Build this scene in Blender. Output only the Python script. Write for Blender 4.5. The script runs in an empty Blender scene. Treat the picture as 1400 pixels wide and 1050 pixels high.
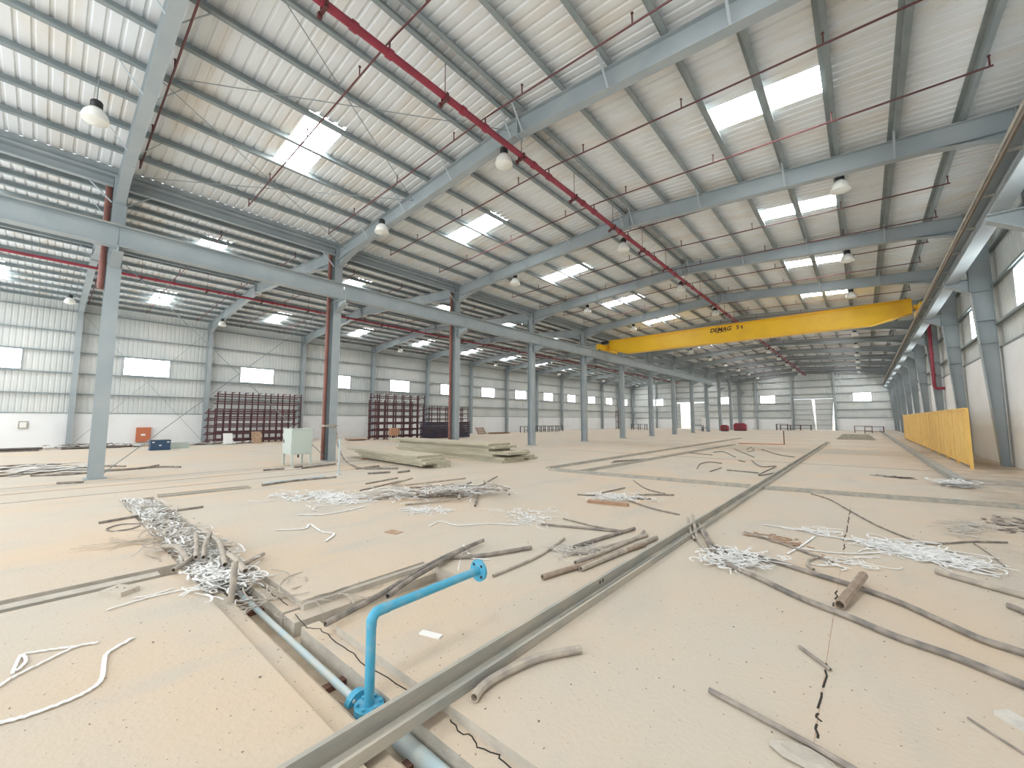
import bpy, math, random
from mathutils import Vector, Matrix
random.seed(7)
SC = bpy.context.scene
COL = SC.collection

# ------------------------------------------------------------------ camera, world, exposure
H = 1.7
cam_d = bpy.data.cameras.new('camera')
cam = bpy.data.objects.new('camera', cam_d); COL.objects.link(cam)
cam_d.sensor_fit = 'HORIZONTAL'; cam_d.sensor_width = 36.0
cam_d.lens = 552.2 / 1400.0 * 36.0
cam_d.clip_start = 0.05; cam_d.clip_end = 500
cam.location = (0, 0, H)
cam.rotation_euler = (math.radians(90 + 5.07), 0, math.radians(40.93))
SC.camera = cam

world = bpy.data.worlds.new('daylight'); SC.world = world
world.use_nodes = True
bg = world.node_tree.nodes['Background']
bg.inputs[0].default_value = (0.93, 0.97, 1.0, 1); bg.inputs[1].default_value = 1.6
SC.view_settings.view_transform = 'Standard'; SC.view_settings.look = 'None'
SC.view_settings.gamma = 1.0; SC.view_settings.use_curve_mapping = False
SC.view_settings.exposure = 0.72
SKYLIGHT_STRENGTH = 14.0
WINDOW_STRENGTH = 7.0

# ------------------------------------------------------------------ dimensions of the hall (metres)
BAY = 6.81; Y0 = 1.07
def FY(k): return Y0 + BAY * k
XC, XL, XR = -16.9, -37.6, 3.75            # middle columns, far side wall, near side wall
RIDGE_A, RIDGE_B = -6.57, -27.25           # crane bay, side bay
HALF = 10.33; ZR = 10.05; SL = 0.075       # roof underside at ridge, slope
YS, YE = FY(-1), FY(12)
def roofz(off): return ZR - SL * abs(off)
ORD = ['first', 'second', 'third', 'fourth', 'fifth', 'sixth', 'seventh', 'eighth', 'ninth', 'tenth', 'eleventh', 'twelfth', 'thirteenth', 'fourteenth']

# ------------------------------------------------------------------ materials
def mat(name, col, rough=0.6, metal=0.0, var=None, vscale=3.0, detail=4.0, bump=0.0, bscale=40.0, stretch=None, lo=0.35, hi=0.65, coords='world'):
    m = bpy.data.materials.new(name); m.use_nodes = True
    nt = m.node_tree; b = nt.nodes['Principled BSDF']
    b.inputs['Base Color'].default_value = (*col, 1); b.inputs['Roughness'].default_value = rough; b.inputs['Metallic'].default_value = metal
    src = None
    if var or bump:
        if coords == 'world':
            g = nt.nodes.new('ShaderNodeNewGeometry'); src = g.outputs['Position']
        else:
            g = nt.nodes.new('ShaderNodeTexCoord'); src = g.outputs['Object']
        if stretch:
            mp = nt.nodes.new('ShaderNodeMapping'); mp.inputs['Scale'].default_value = stretch
            nt.links.new(src, mp.inputs[0]); src = mp.outputs[0]
    if var:
        n = nt.nodes.new('ShaderNodeTexNoise'); n.inputs['Scale'].default_value = vscale; n.inputs['Detail'].default_value = detail
        nt.links.new(src, n.inputs['Vector'])
        r = nt.nodes.new('ShaderNodeValToRGB'); e = r.color_ramp.elements
        e[0].position = lo; e[0].color = (*col, 1); e[1].position = hi; e[1].color = (*var, 1)
        nt.links.new(n.outputs['Fac'], r.inputs[0]); nt.links.new(r.outputs[0], b.inputs['Base Color'])
    if bump:
        n2 = nt.nodes.new('ShaderNodeTexNoise'); n2.inputs['Scale'].default_value = bscale; n2.inputs['Detail'].default_value = 5
        nt.links.new(src, n2.inputs['Vector'])
        bp = nt.nodes.new('ShaderNodeBump'); bp.inputs['Strength'].default_value = bump; bp.inputs['Distance'].default_value = 0.02
        nt.links.new(n2.outputs['Fac'], bp.inputs['Height']); nt.links.new(bp.outputs[0], b.inputs['Normal'])
    return m
def emis(name, col, s):
    m = bpy.data.materials.new(name); m.use_nodes = True
    b = m.node_tree.nodes['Principled BSDF']
    b.inputs['Base Color'].default_value = (0.8, 0.8, 0.8, 1)
    b.inputs['Emission Color'].default_value = (*col, 1); b.inputs['Emission Strength'].default_value = s
    return m
def floor_material():
    m = mat('dusty_concrete', (0.60, 0.47, 0.34), 0.85, bump=0.25, bscale=30)
    nt = m.node_tree; b = nt.nodes['Principled BSDF']
    g = nt.nodes.new('ShaderNodeNewGeometry')
    def noise(scale, detail, stretch=None, rough=0.55):
        v = g.outputs['Position']
        if stretch:
            mp = nt.nodes.new('ShaderNodeMapping'); mp.inputs['Scale'].default_value = stretch
            nt.links.new(v, mp.inputs[0]); v = mp.outputs[0]
        n = nt.nodes.new('ShaderNodeTexNoise'); n.inputs['Scale'].default_value = scale; n.inputs['Detail'].default_value = detail
        n.inputs['Roughness'].default_value = rough
        nt.links.new(v, n.inputs['Vector']); return n.outputs['Fac']
    def ramp(f, p0, p1, c0=(0, 0, 0), c1=(1, 1, 1)):
        r = nt.nodes.new('ShaderNodeValToRGB'); e = r.color_ramp.elements
        e[0].position = p0; e[1].position = p1; e[0].color = (*c0, 1); e[1].color = (*c1, 1)
        nt.links.new(f, r.inputs[0]); return r.outputs[0]
    def mix(fac, a, bcol):
        x = nt.nodes.new('ShaderNodeMix'); x.data_type = 'RGBA'
        nt.links.new(fac, x.inputs[0])
        for i, c in ((6, a), (7, bcol)):
            if isinstance(c, tuple): x.inputs[i].default_value = (*c, 1)
            else: nt.links.new(c, x.inputs[i])
        return x.outputs[2]
    c = ramp(noise(0.30, 6), 0.42, 0.66, (0.555, 0.49, 0.405), (0.605, 0.475, 0.345))       # cream to orange dust
    c = mix(ramp(noise(1.3, 6, (1, 0.35, 1)), 0.52, 0.72), c, (0.50, 0.455, 0.39))      # greyer drifts
    c = mix(ramp(noise(7, 8, None, 0.75), 0.60, 0.80), c, (0.44, 0.38, 0.30))          # fine mottling
    c = mix(ramp(noise(30, 2), 0.70, 0.73), c, (0.16, 0.12, 0.09))                    # dark specks
    # dirt washed in along the near side wall
    sx = nt.nodes.new('ShaderNodeSeparateXYZ'); nt.links.new(g.outputs['Position'], sx.inputs[0])
    mr = nt.nodes.new('ShaderNodeMapRange'); mr.inputs[1].default_value = 0.7; mr.inputs[2].default_value = 2.4
    nt.links.new(sx.outputs[0], mr.inputs[0])
    mm = nt.nodes.new('ShaderNodeMath'); mm.operation = 'MULTIPLY'
    nt.links.new(mr.outputs[0], mm.inputs[0]); nt.links.new(ramp(noise(1.1, 8, None, 0.7), 0.42, 0.62), mm.inputs[1])
    m2 = nt.nodes.new('ShaderNodeMath'); m2.operation = 'MULTIPLY'; m2.inputs[1].default_value = 0.7; nt.links.new(mm.outputs[0], m2.inputs[0])
    c = mix(m2.outputs[0], c, (0.36, 0.27, 0.19))
    nt.links.new(c, b.inputs['Base Color'])
    return m

M = {}
M['floor'] = floor_material()
M['cut'] = mat('concrete_edge', (0.54, 0.49, 0.42), 0.9, var=(0.44, 0.40, 0.34), vscale=6, bump=0.4)
M['sand'] = mat('trench_sand', (0.62, 0.52, 0.40), 0.95, var=(0.50, 0.40, 0.29), vscale=5, bump=0.8, bscale=18)
M['steel'] = mat('blue_grey_paint', (0.315, 0.362, 0.38), 0.5, var=(0.37, 0.41, 0.42), vscale=1.2)
M['purlin'] = mat('purlin_paint', (0.22, 0.262, 0.27), 0.55, var=(0.28, 0.32, 0.32), vscale=2)
M['roof'] = mat('roof_sheet_white', (0.77, 0.80, 0.81), 0.6, var=(0.70, 0.64, 0.55), vscale=1.1, detail=6, stretch=(0.35, 1.2, 1), lo=0.48, hi=0.8)
M['clad'] = mat('wall_sheet', (0.58, 0.61, 0.60), 0.55, var=(0.66, 0.67, 0.64), vscale=0.5)
M['plaster'] = mat('white_plaster', (0.84, 0.85, 0.85), 0.8, var=(0.78, 0.77, 0.75), vscale=0.8, lo=0.5, hi=0.8)
M['sky'] = emis('daylit_skylight', (0.97, 0.99, 1.0), SKYLIGHT_STRENGTH)
M['win'] = emis('daylit_window', (0.94, 0.98, 1.0), WINDOW_STRENGTH)
M['red'] = mat('red_pipe_paint', (0.30, 0.035, 0.06), 0.45, var=(0.23, 0.028, 0.045), vscale=2)
M['darkred'] = mat('dark_red_paint', (0.11, 0.035, 0.035), 0.5)
M['brown'] = mat('brown_downpipe', (0.27, 0.11, 0.085), 0.5, var=(0.20, 0.08, 0.06), vscale=2)
M['rack'] = mat('maroon_rack', (0.085, 0.04, 0.045), 0.5, var=(0.12, 0.045, 0.05), vscale=1.5)
M['navy'] = mat('navy_frames', (0.03, 0.03, 0.06), 0.5, var=(0.06, 0.04, 0.05), vscale=2)
M['crane'] = mat('crane_yellow', (0.92, 0.56, 0.02), 0.40, var=(0.82, 0.46, 0.03), vscale=0.9, lo=0.5, hi=0.8)
M['fence'] = mat('fence_yellow', (0.85, 0.56, 0.16), 0.6, var=(0.80, 0.50, 0.13), vscale=1.5)
M['blue'] = mat('blue_pipe_paint', (0.07, 0.37, 0.55), 0.42, var=(0.24, 0.44, 0.53), vscale=9, lo=0.5, hi=0.85)
M['pale_blue'] = mat('pale_blue_pipe', (0.45, 0.58, 0.62), 0.5, var=(0.56, 0.58, 0.54), vscale=7)
M['galv'] = mat('galvanised_steel', (0.33, 0.33, 0.30), 0.55, var=(0.48, 0.43, 0.35), vscale=3, detail=7, bump=0.15, stretch=(3, 0.6, 3))
M['conduit_grey'] = mat('dusty_grey_conduit', (0.34, 0.30, 0.26), 0.8, var=(0.48, 0.42, 0.34), vscale=9)
M['conduit_dark'] = mat('dark_conduit', (0.17, 0.155, 0.14), 0.75, var=(0.36, 0.31, 0.26), vscale=8)
M['conduit_brown'] = mat('brown_conduit', (0.27, 0.20, 0.15), 0.8, var=(0.38, 0.30, 0.23), vscale=10)
M['ribbon_white'] = mat('white_plastic_strip', (0.84, 0.84, 0.83), 0.6, var=(0.74, 0.73, 0.70), vscale=8)
M['ribbon_grey'] = mat('grey_cable_strip', (0.50, 0.48, 0.44), 0.7, var=(0.62, 0.58, 0.52), vscale=8)
M['panel'] = mat('greenish_board', (0.36, 0.34, 0.25), 0.8, var=(0.50, 0.46, 0.35), vscale=2, stretch=(0.4, 3, 6))
M['paneltop'] = mat('dusty_board_top', (0.55, 0.48, 0.36), 0.85, var=(0.48, 0.43, 0.33), vscale=2)
M['cab'] = mat('cabinet_paint', (0.52, 0.58, 0.53), 0.45)
M['black'] = mat('black_plastic', (0.02, 0.02, 0.022), 0.5)
M['lampshade'] = mat('lamp_reflector', (0.78, 0.78, 0.72), 0.35)
M['crate'] = mat('blue_crate', (0.035, 0.075, 0.14), 0.5)
M['orange'] = mat('orange_box', (0.55, 0.17, 0.08), 0.5)
M['white'] = mat('white_card', (0.82, 0.80, 0.77), 0.7)
M['wood'] = mat('wood', (0.40, 0.24, 0.15), 0.8, var=(0.30, 0.18, 0.11), vscale=6)
M['rust'] = mat('rusty_steel', (0.13, 0.06, 0.045), 0.8, var=(0.20, 0.10, 0.07), vscale=8)
M['junk'] = mat('dark_junk', (0.14, 0.12, 0.11), 0.8, var=(0.24, 0.20, 0.17), vscale=5)
M['ink'] = mat('dark_lettering', (0.05, 0.02, 0.02), 0.6)
M['crack'] = mat('crack_dark', (0.035, 0.03, 0.025), 1.0)
M['joint'] = mat('joint_filler', (0.20, 0.16, 0.12), 0.95)
M['stain'] = mat('reddish_dirt', (0.36, 0.22, 0.14), 0.95, var=(0.5, 0.36, 0.25), vscale=7)
M['tanbox'] = mat('faded_orange', (0.50, 0.27, 0.17), 0.7)
M['kerb'] = mat('kerb_concrete', (0.33, 0.33, 0.31), 0.85, var=(0.42, 0.40, 0.36), vscale=2)
M['ground'] = mat('outside_ground', (0.62, 0.52, 0.40), 0.9)

# ------------------------------------------------------------------ mesh building
class MB:
    def __init__(s): s.v = []; s.f = []
    def box(s, x0, x1, y0, y1, z0, z1):
        n = len(s.v)
        s.v += [(x0, y0, z0), (x1, y0, z0), (x1, y1, z0), (x0, y1, z0), (x0, y0, z1), (x1, y0, z1), (x1, y1, z1), (x0, y1, z1)]
        s.f += [tuple(n + i for i in q) for q in ((0, 3, 2, 1), (4, 5, 6, 7), (0, 1, 5, 4), (1, 2, 6, 5), (2, 3, 7, 6), (3, 0, 4, 7))]
        return s
    def prism(s, poly, axis, a0, a1):
        n = len(s.v); m = len(poly)
        def pt(u, w, a): return (a, u, w) if axis == 'x' else (u, a, w) if axis == 'y' else (u, w, a)
        s.v += [pt(u, w, a0) for u, w in poly] + [pt(u, w, a1) for u, w in poly]
        s.f += [tuple(n + i for i in range(m)), tuple(n + m + i for i in reversed(range(m)))]
        s.f += [(n + i, n + m + i, n + m + (i + 1) % m, n + (i + 1) % m) for i in range(m)]
        return s
    def sheet(s, poly, axis, a0, a1):                       # open profile swept along an axis (sheet metal)
        n = len(s.v); m = len(poly)
        def pt(u, w, a): return (a, u, w) if axis == 'x' else (u, a, w) if axis == 'y' else (u, w, a)
        s.v += [pt(u, w, a0) for u, w in poly] + [pt(u, w, a1) for u, w in poly]
        s.f += [(n + i, n + m + i, n + m + i + 1, n + i + 1) for i in range(m - 1)]
        return s
    def bar(s, a, b, w, h=None):                            # square bar between two points
        a = Vector(a); b = Vector(b); d = (b - a).normalized(); h = h or w
        up = Vector((0, 0, 1)) if abs(d.z) < 0.95 else Vector((1, 0, 0))
        r = d.cross(up).normalized() * (w / 2); u = r.cross(d).normalized() * (h / 2)
        n = len(s.v)
        for q in (a, b): s.v += [tuple(q - r - u), tuple(q + r - u), tuple(q + r + u), tuple(q - r + u)]
        s.f += [tuple(n + i for i in q) for q in ((0, 1, 2, 3), (7, 6, 5, 4), (0, 4, 5, 1), (1, 5, 6, 2), (2, 6, 7, 3), (3, 7, 4, 0))]
        return s
    def tube(s, pts, r, n=8, hollow=True):
        pts = [Vector(q) for q in pts]; m = len(pts); base = len(s.v)
        prev = None; rings = []
        for i, q in enumerate(pts):
            d = (pts[min(i + 1, m - 1)] - pts[max(i - 1, 0)]).normalized()
            up = Vector((0, 0, 1)) if abs(d.z) < 0.9 else Vector((1, 0, 0))
            if prev is not None and abs(prev.dot(d)) < 0.95: up = prev
            x = d.cross(up).normalized(); y = x.cross(d).normalized(); prev = y
            rings.append((q, x, y, d))
        def ring(q, x, y, rr): 
            k = len(s.v)
            s.v += [tuple(q + x * (rr * math.cos(2 * math.pi * j / n)) + y * (rr * math.sin(2 * math.pi * j / n))) for j in range(n)]
            return k
        ids = [ring(q, x, y, r) for q, x, y, d in rings]
        def bridge(a, b): s.f.extend([(a + j, a + (j + 1) % n, b + (j + 1) % n, b + j) for j in range(n)])
        if hollow:
            q, x, y, d = rings[0]; a1 = ring(q, x, y, r * 0.78); a2 = ring(q + d * r * 2, x, y, r * 0.78)
            bridge(a2, a1); bridge(a1, ids[0]); s.f.append(tuple(a2 + j for j in range(n)))
        else: s.f.append(tuple(ids[0] + j for j in reversed(range(n))))
        for a, b in zip(ids, ids[1:]): bridge(a, b)
        if hollow:
            q, x, y, d = rings[-1]; a1 = ring(q, x, y, r * 0.78); a2 = ring(q - d * r * 2, x, y, r * 0.78)
            bridge(ids[-1], a1); bridge(a1, a2); s.f.append(tuple(a2 + j for j in reversed(range(n))))
        else: s.f.append(tuple(ids[-1] + j for j in range(n)))
        return s
    def lathe(s, prof, n=16, o=(0, 0, 0), axis='z'):        # profile of (radius, height)
        rows = []
        for r, h in prof:
            k = len(s.v); rows.append(k)
            for j in range(n):
                a = 2 * math.pi * j / n; p = (r * math.cos(a), r * math.sin(a), h)
                if axis == 'y': p = (p[0], p[2], p[1])
                if axis == 'x': p = (p[2], p[0], p[1])
                s.v.append((p[0] + o[0], p[1] + o[1], p[2] + o[2]))
        for a, b in zip(rows, rows[1:]):
            s.f += [(a + j, a + (j + 1) % n, b + (j + 1) % n, b + j) for j in range(n)]
        return s
    def ribbon(s, pts, w, t=0.003):                         # flat strip with a little thickness, following the points
        pts = [Vector(q) for q in pts]; m = len(pts); n = len(s.v)
        for i, q in enumerate(pts):
            d = (pts[min(i + 1, m - 1)] - pts[max(i - 1, 0)]).normalized()
            x = d.cross(Vector((0, 0, 1)))
            x = x.normalized() * (w / 2) if x.length > 1e-4 else Vector((w / 2, 0, 0))
            u = Vector((0, 0, t))
            s.v += [tuple(q - x), tuple(q + x), tuple(q + x + u), tuple(q - x + u)]
        for i in range(m - 1):
            a = n + 4 * i; b = a + 4
            s.f += [(a, b, b + 1, a + 1), (a + 1, b + 1, b + 2, a + 2), (a + 2, b + 2, b + 3, a + 3), (a + 3, b + 3, b, a)]
        s.f += [(n, n + 1, n + 2, n + 3), (n + 4 * m - 1, n + 4 * m - 2, n + 4 * m - 3, n + 4 * m - 4)]
        return s
    def mesh(s, name, m=None, smooth=False):
        me = bpy.data.meshes.new(name); me.from_pydata(s.v, [], s.f)
        if m: me.materials.append(M[m])
        if smooth:
            for p in me.polygons: p.use_smooth = True
            try: me.set_sharp_from_angle(angle=math.radians(40))
            except Exception: pass
        me.update(); return me
    def build(s, name, m, parent=None, loc=None, smooth=False):
        return put(name, s.mesh(name, m, smooth), parent, loc)

def put(name, me, parent=None, loc=None, rz=0.0):
    o = bpy.data.objects.new(name, me); COL.objects.link(o)
    if loc: o.location = loc
    if rz: o.rotation_euler = (0, 0, rz)
    if parent: o.parent = parent
    return o
def tag(o, label, cat, group=None, kind=None):
    o['label'] = label; o['category'] = cat
    if group: o['group'] = group
    if kind: o['kind'] = kind
    return o
def empty(name, loc=(0, 0, 0), rz=0.0):
    o = bpy.data.objects.new(name, None); COL.objects.link(o); o.location = loc; o.rotation_euler = (0, 0, rz)
    o.empty_display_size = 0.1
    return o
def smooth_path(pts, n=6):                                  # Catmull-Rom through the points
    if len(pts) < 3: return [Vector(p) for p in pts]
    P = [Vector(p) for p in pts]; P = [P[0] * 2 - P[1]] + P + [P[-1] * 2 - P[-2]]; out = []
    for i in range(1, len(P) - 2):
        for j in range(n):
            t = j / n; a, b, c, d = P[i - 1], P[i], P[i + 1], P[i + 2]
            out.append(0.5 * ((2 * b) + (c - a) * t + (2 * a - 5 * b + 4 * c - d) * t * t + (3 * b - a - 3 * c + d) * t ** 3))
    out.append(P[-2]); return out

# ================================================================== THE SETTING
# ------------------------------------------------------------------ floor: slabs cut by the service trenches
floor = empty('floor'); tag(floor, 'dusty cream concrete floor slabs cut by open service trenches', 'floor', kind='structure')
def slab(x0, x1, y0, y1, z0=-0.35, z1=0.0, name='floor_slab', top='floor'):
    me = MB().box(x0, x1, y0, y1, z0, z1).mesh(name, top)
    me.materials.append(M['cut'])
    for p in me.polygons:
        if p.normal.z < 0.9: p.material_index = 1
    return put(name, me, floor)
T0, T1 = 1.15, 1.70
slab(XL, -6.25, YS, T0); slab(-5.85, XR, YS, T0); slab(XL, -12.0, T0, T1)
slab(XL, -4.1, T1, 3.1); slab(-3.4, XR, T1, 3.1); slab(XL, XR, 3.1, YE)
slab(1.8, XR, 16.4, YE, 0.0, 0.12, 'raised_strip')
MB().box(1.72, 1.92, 16.0, YE, 0.0, 0.17).build('kerb', 'kerb', floor)
# trench beds and ledges
MB().box(-12.0, XR, T0, T1, -0.4, -0.195).build('trench_bed', 'sand', floor)
MB().box(-6.25, -5.85, YS, T0, -0.4, -0.14).build('trench_bed', 'sand', floor)
MB().box(-4.1, -3.4, T1, 3.1, -0.4, -0.16).build('trench_bed', 'sand', floor)
MB().box(-12.0, XR, T0, T0 + 0.15, -0.3, -0.045).build('trench_ledge', 'floor', floor)
MB().box(-12.0, XR, T0 + 0.15, T0 + 0.21, -0.3, -0.11).build('trench_ledge', 'sand', floor)
for x0, x1 in ((-6.1, -4.12), (-3.72, -2.28), (-2.2, XR)):
    slab(x0, x1, T1 - 0.15, T1, -0.3, -0.06, 'trench_ledge')
slab(-4.1, -3.86, T1 - 0.15, 3.1, -0.3, -0.07, 'trench_ledge')
MB().box(-4.1, -4.04, T1, 3.1, -0.07, -0.02).build('trench_ledge', 'cut', floor)
def crack(pts, z, w=0.007):
    mb = MB(); q = []
    for (a, b) in zip(pts, pts[1:]):
        for j in range(3):
            t = j / 3; q.append((a[0] + (b[0] - a[0]) * t + random.uniform(-.016, .016), a[1] + (b[1] - a[1]) * t + random.uniform(-.012, .012), z))
    q.append((*pts[-1], z))
    mb.ribbon(q, w, 0.002); mb.build('crack', 'crack', floor)
crack([(-4.0, 1.62), (-3.66, 1.577), (-3.57, 1.64), (-3.37, 1.64), (-3.07, 1.65), (-2.88, 1.63), (-2.66, 1.65), (-2.36, 1.67)], -0.059)
crack([(-1.95, 1.68), (-1.85, 1.66), (-1.74, 1.68), (-1.69, 1.65), (-1.56, 1.68), (-1.51, 1.66), (-1.2, 1.68)], -0.059)
crack([(-5.03, 1.64), (-4.58, 1.63), (-4.24, 1.636)], -0.059)
for y0, y1 in ((2.82, 2.95), (3.0, 3.06), (3.12, 3.3), (3.36, 3.6), (3.64, 3.7), (4.85, 4.95), (5.05, 5.3), (7.0, 7.3), (7.5, 7.9), (8.1, 8.6), (8.8, 9.4), (9.6, 10.2)):
    crack([(-0.297 + random.uniform(-.006, .006), y0), (-0.297, y1)], 0.0005, 0.012)
MB().box(-0.299, -0.295, 2.4, 11.2, -0.01, 0.0015).build('floor_joint', 'stain', floor)
for x in (-16.2, -14.85, -13.35):
    MB().box(x - 0.02, x + 0.02, YS, 9.0, -0.01, 0.003).build('floor_joint', 'joint', floor)
MB().box(-16.0, -15.6, YS, 20, -0.01, 0.002).build('floor_joint', 'cut', floor)
for y in (19.5, 26.4, 33.7, 41, 49, 58):
    MB().box(-12.5, 1.7, y, y + 0.06, -0.01, 0.003).build('floor_joint', 'joint', floor)
ground = put('ground', MB().box(-160, 160, YE + 0.3, 300, -0.3, -0.05).mesh('ground', 'ground'))
tag(ground, 'pale sandy ground outside the open far door', 'ground', kind='structure')

# ------------------------------------------------------------------ roof slopes: ribbed sheets, skylights, purlins
SW = BAY / 7.0; P4 = SW / 4.0
RIBS = []
for i in range(4):
    a = i * P4; RIBS += [(a, 0), (a + P4 * 0.64, 0), (a + P4 * 0.72, 0.032), (a + P4 * 0.90, 0.032)]
RIBS.append((SW, 0))
POFF = [0.2 + 1.235 * i for i in range(9)]
EAVE = 10.12
def sheet_mesh(side, o0, o1, m='roof'):
    mb = MB(); n = len(RIBS)
    mb.v = [(side * o0, y, roofz(o0) + d) for y, d in RIBS] + [(side * o1, y, roofz(o1) + d) for y, d in RIBS]
    mb.f = [(i, i + 1, n + i + 1, n + i) for i in range(n - 1)]
    return mb.mesh('roof_sheet', m)
PUR = MB().sheet([(-0.1, 0.0), (0, 0), (0, -0.2), (0.11, -0.2), (0.11, -0.17)], 'y', 0, BAY - 0.004).mesh('purlin', 'purlin')
SAG = MB().bar((0, 0, 0), (1.235, 0, -1.235 * SL), 0.014).mesh('sag_rod', 'purlin')
for nm, ridge, side, s0, s1 in (('crane bay, slope towards the middle columns', RIDGE_A, -1, 3.9, 6.37), ('crane bay, slope towards the near side wall', RIDGE_A, 1, 3.9, 6.37),
                                ('side bay, slope towards the windowed wall', RIDGE_B, -1, 5.14, 7.6), ('side bay, slope towards the middle columns', RIDGE_B, 1, 3.9, 6.37)):
    c = empty('ceiling', (ridge, 0, 0)); tag(c, 'ribbed white roof sheets on grey purlins, ' + nm, 'ceiling', kind='structure')
    e = EAVE if not (ridge == RIDGE_A and side == 1 or ridge == RIDGE_B and side == -1) else 10.34
    full, up, low = sheet_mesh(side, 0, e), sheet_mesh(side, 0, s0), sheet_mesh(side, s1, e)
    mid = (s0 + s1) / 2
    pa, pb = sheet_mesh(side, s0, mid - 0.02, 'sky'), sheet_mesh(side, mid + 0.02, s1, 'sky')
    for k in range(-1, 12):
        for j in range(7):
            loc = (0, FY(k) + j * SW, 0)
            if j == 3:
                put('roof_sheet', up, c, loc); put('roof_sheet', low, c, loc); put('skylight_pane', pa, c, loc); put('skylight_pane', pb, c, loc)
            else: put('roof_sheet', full, c, loc)
        for i, o in enumerate(POFF): put('purlin', PUR, c, (side * o, FY(k) + 0.002, roofz(o) - 0.002))
    MB().box(-0.35 * (side < 0), 0.35 * (side > 0), YS, YE, ZR + 0.03, ZR + 0.05).build('ridge_cap', 'roof', c)
gut = MB().sheet([(-0.27, 9.27), (-0.24, 9.02), (0.24, 9.02), (0.27, 9.27)], 'y', YS, YE).build('trim_1', 'steel')
gut.location = (XC, 0, 0); tag(gut, 'valley gutter between the two roofs above the middle columns', 'gutter', kind='structure')

# ------------------------------------------------------------------ walls
def rib_panel(u0, n, zlo, zhi_f, place, pitch=P4, m='clad'):
    """n vertical ribs starting at u0 along the wall; place(u, depth, z) gives the point."""
    prof = []
    for i in range(n):
        a = u0 + i * pitch; prof += [(a, 0), (a + pitch * 0.6, 0), (a + pitch * 0.7, 0.02), (a + pitch * 0.9, 0.02)]
    prof.append((u0 + n * pitch, 0))
    mb = MB(); k = len(prof)
    mb.v = [place(u, d, zlo) for u, d in prof] + [place(u, d, zhi_f(u)) for u, d in prof]
    mb.f = [(i, k + i, k + i + 1, i + 1) for i in range(k - 1)]
    return mb.mesh('cladding_panel', m)
WN = [0]
def window(place_mb, label):
    WN[0] += 1
    w = empty('window_%d' % WN[0]); tag(w, label, 'window', kind='structure')
    place_mb(w); return w
def side_wall(name, X, sgn, ztop_masonry, girts, w0, w1, label, wlabel, ks):
    """sgn is the outward direction along x."""
    w = empty(name); tag(w, label, 'wall', kind='structure')
    MB().box(min(X, X + sgn * 0.2), max(X, X + sgn * 0.2), YS, YE, 0, ztop_masonry).build('masonry', 'plaster', w)
    MB().box(min(X - sgn * 0.03, X + sgn * 0.2), max(X - sgn * 0.03, X + sgn * 0.2), YS, YE, ztop_masonry, ztop_masonry + 0.05).build('flashing', 'purlin', w)
    pl = lambda u, d, z: (X + sgn * (0.06 + d), u, z)
    top = lambda u: roofz(10.34) - 0.0
    a = rib_panel(0, 9, ztop_masonry, top, pl); b = rib_panel(0, 10, ztop_masonry, lambda u: w0, pl); c_ = rib_panel(0, 10, w1, top, pl)
    gx = sorted((X + sgn * 0.05, X - sgn * 0.1))
    gm = MB().sheet([(gx[0], 0.09), (gx[0], 0.075)] + [(gx[0], 0.09), (gx[1], 0.09), (gx[1], -0.09), (gx[0], -0.09)][0:0] + [(gx[0], 0.09), (gx[1], 0.09), (gx[1], 0.07)], 'y', 0, BAY).mesh('girt', 'purlin')
    gm = MB().box(gx[0], gx[1], 0, BAY, -0.012, 0.012).box(X - sgn * 0.1 - 0.006, X - sgn * 0.1 + 0.006, 0, BAY, -0.07, 0.012).mesh('girt', 'purlin')
    for k in range(-1, 12):
        y = FY(k)
        for me, dy in ((a, 0), (b, 9 * P4), (c_, 9 * P4), (a, 19 * P4)): put('cladding_panel', me, w, (0, y + dy, 0))
        for z in girts: put('girt', gm, w, (0, y, z))
        if k in ks:
            ya, yb = y + 9 * P4, y + 19 * P4
            def mk(e):
                MB().box(min(X + sgn * 0.03, X + sgn * 0.05), max(X + sgn * 0.03, X + sgn * 0.05), ya + 0.03, yb - 0.03, w0 + 0.03, w1 - 0.03).build('pane', 'win', e)
                f = MB(); x0, x1 = sorted((X + sgn * 0.0, X + sgn * 0.1))
                f.box(x0, x1, ya - 0.02, yb + 0.02, w0 - 0.03, w0 + 0.03).box(x0, x1, ya - 0.02, yb + 0.02, w1 - 0.03, w1 + 0.03)
                f.box(x0, x1, ya - 0.02, ya + 0.03, w0 + 0.03, w1 - 0.03).box(x0, x1, yb - 0.03, yb + 0.02, w0 + 0.03, w1 - 0.03)
                f.build('window_frame', 'steel', e)
            window(mk, wlabel % ORD[k + 1])
        else: put('cladding_panel', rib_panel(0, 10, w0, lambda u: w1, pl), w, (0, y + 9 * P4, 0))
    return w
side_wall('wall_left', XL, -1, 2.1, (3.35, 4.65, 5.98, 7.25, 8.6), 4.72, 5.92, 'long side wall of pale ribbed sheets above a white masonry base',
          'bright window in the long windowed wall, %s from the near end', range(-1, 12))
side_wall('wall_right', XR, 1, 4.2, (5.05, 6.42, 7.7), 5.1, 6.36, 'near side wall with high white masonry base behind the yellow fence',
          'bright window high in the near side wall, %s from the near end', range(1, 12))
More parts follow.
